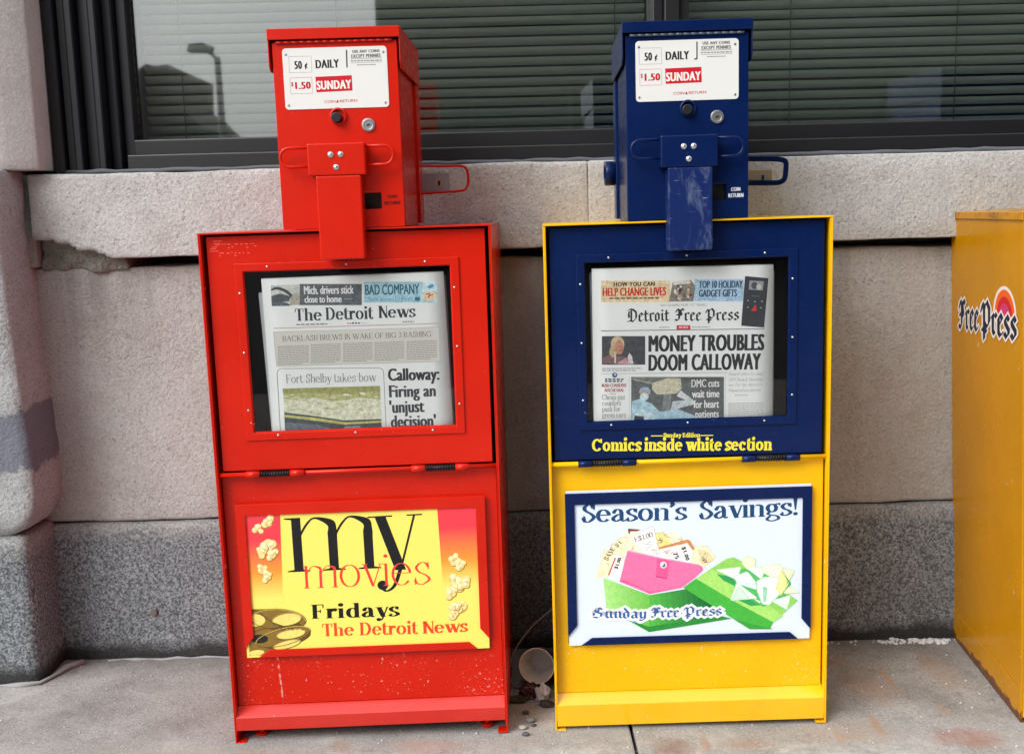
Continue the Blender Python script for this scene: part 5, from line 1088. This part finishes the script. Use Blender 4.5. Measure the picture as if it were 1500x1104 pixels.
def crumple(name, label, cat, c, r, m, sc_=(1, 1, .6), seed=0, amp=.5):
    bm = bmesh.new(); bmesh.ops.create_icosphere(bm, subdivisions=3, radius=1); mb = MB(); vs = []
    for v in bm.verts:
        k = 1 + amp * noise.noise(v.co * 1.6 + Vector((seed, 2 * seed, 0))) + amp * .5 * abs(noise.noise(v.co * 4 + Vector((seed, 0, 3)))) - amp * .3 * noise.cell(v.co * 3)
        vs.append((v.co.x * r * sc_[0] * k, v.co.y * r * sc_[1] * k, max(0, r * sc_[2] * .8 + v.co.z * r * sc_[2] * k)))
    mb.add(vs, [[q.index for q in f.verts] for f in bm.faces]); bm.free()
    return tag(mb.build(name, m, None, matrix=Matrix.Translation(c)), label, cat)
crumple('food_wrapper', 'crumpled dark maroon food wrapper under the mouth of the paper cup', 'wrapper', (.020, 1.975, 0), .018, plain('maroon_foil', (.045, .014, .018), .35), (1.1, .8, .8), 3)
crumple('torn_paper', 'torn white paper scrap caught below the paper cup', 'paper', (.044, 1.958, .0), .0105, plain('white_scrap', (.45, .44, .48), .7), (1.1, .8, 1.5), 8, .9)
crumple('dead_leaf', 'curled dark dead leaf on the ground left of the paper cup', 'leaf', (-.004, 1.955, 0), .014, plain('dead_leaf_brown', (.03, .024, .02), .8), (1.4, .7, .5), 5)
crumple('dead_leaf', 'dark leaf scrap touching the foot of the yellow box', 'leaf', (.052, 1.935, 0), .012, plain('dead_leaf_brown', (.03, .024, .02), .8), (1.1, .9, .5), 6)
_leaf = bpy.data.objects['dead_leaf']; _leaf['group'] = 'dead leaves between the boxes'; bpy.data.objects['dead_leaf.001']['group'] = 'dead leaves between the boxes'
P = spline([(.075, 2.06, .152), (.030, 2.05, .118), (-.004, 2.04, .078), (-.018, 2.03, .045), (-.018, 2.02, .018), (-.010, 2.012, .006), (.004, 2.01, .004), (.03, 2.012, .004)], 8)
mbw = MB().tube(P, .0021, 7)
tag(mbw.build('bent_wire', plain('grey_strap_wire', (.17, .16, .13), .5), None, off=(.0, 2.01, 0), matrix=Matrix.Translation((.0, 2.01, 0))), 'thin grey wire curving up behind the paper cup', 'wire')
PB = [(.004, 1.845, .007, (.33, .32, .30), 'pale round pebble at the foot of the red box'), (.018, 1.872, .008, (.17, .18, .17), 'flat grey green pebble in the gap between the boxes'), (.0245, 1.855, .0045, (.06, .06, .06), 'small black pebble beside the grey green one'), (.010, 1.905, .006, (.05, .05, .05), 'dark pebble farthest back in the gap between the boxes'), (.0085, 1.820, .006, (.09, .08, .10), 'purple black pebble nearest the viewer in the gap')]
for k, (x, y, r, c, lab) in enumerate(PB):
    mb = MB(); blob(mb, (0, 0, r * .5), r, 1.15, .95, .6, k * 3 + 1); tag(mb.build('pebble', plain('pebble_tone_%s' % 'abcde'[k], c, .8), None, matrix=Matrix.Translation((x, y, 0))), lab, 'pebble', 'pebbles between the boxes')

# ------------------------------------------------------------------ across the street (seen mirrored in the window glass)
YG = 2.33
def mirrored(px, py, yv):
    q = WORLD.at(px, py, yv); return Vector((q.x, 2 * YG - yv, q.y))
t0 = mirrored(553, 100, 23); xl, yb = t0.x, t0.y
tb = thing('tall_building', Matrix.Translation((xl, yb, 0)), 'tall grey concrete building mirrored in the dark right part of the window', 'building')
n = N('grey_green_concrete'); n.base(n.mix(n.noise(.6, 5), (.045, .05, .048), (.065, .07, .066))); M_FAR = n.set(Roughness=.85)
MB().box(0, 34, -12, 0, -.1, 22).build('wall', M_FAR, tb)
mb = MB()
MB().box(-.15, 34.1, -12, .2, 22.004, 22.5).build('parapet', M_FAR, tb)
M_FWIN = plain('far_window_glass', (.035, .04, .04), .5); M_FTRIM = plain('far_window_trim', (.07, .075, .072), .7)
for i in range(7):
    for j in range(6):
        x = 1.9 + i * 4.4; z = 1.6 + j * 3.3
        f_ = MB().ring((x, x + 2.2, z, z + 1.9), (x + .12, x + 2.08, z + .12, z + 1.78), .003, .12).build('window', M_FTRIM, tb)
        MB().box(x + .12, x + 2.08, .03, .05, z + .12, z + 1.78).build('pane', M_FWIN, f_)
pts = [mirrored(px, py, 40) for px, py in ((201, 240), (201, 102), (214, 94), (226, 97), (246, 95), (248, 148), (262, 152), (280, 172), (298, 188), (304, 240))]
ox = pts[0].x; lb = thing('distant_house', Matrix.Translation((ox, pts[0].y, 0)), 'dark stepped house mirrored at the left end of the window', 'house')
prof = [(0, -.1)] + [(q.x - ox, q.z) for q in pts[1:-1]] + [(pts[-1].x - ox, -.1)]
MB().prism(prof[::-1], -6, 0).build('wall', plain('dark_brick', (.075, .07, .068), .9), lb)
lp = mirrored(328, 200, 21); top = mirrored(318, 84, 21); tip = mirrored(282, 72, 21); k_ = 21 / F_PX
ls = thing('street_lamp', Matrix.Translation((lp.x, lp.y, 0)), 'street lamp with one arm mirrored in the bright left part of the window', 'street lamp')
M_LAMP = plain('grey_lamp_metal', (.09, .1, .1), .6)
MB().tube([(0, 0, -.1), (top.x - lp.x, 0, top.z)], [.09, .06], 10).build('pole', M_LAMP, ls)
MB().tube([(top.x - lp.x, 0, top.z - .05), (top.x - lp.x - .1, 0, top.z + .06), (tip.x - lp.x + .2, 0, tip.z + .02)], .035, 8).build('arm', M_LAMP, ls)
MB().prism([(tip.x - lp.x - .1, tip.z - .06), (tip.x - lp.x + .35, tip.z - .08), (tip.x - lp.x + .42, tip.z + .02), (tip.x - lp.x + .2, tip.z + .1), (tip.x - lp.x - .05, tip.z + .08)], -.12, .12).build('lamp_head', M_LAMP, ls, bevel=.03)
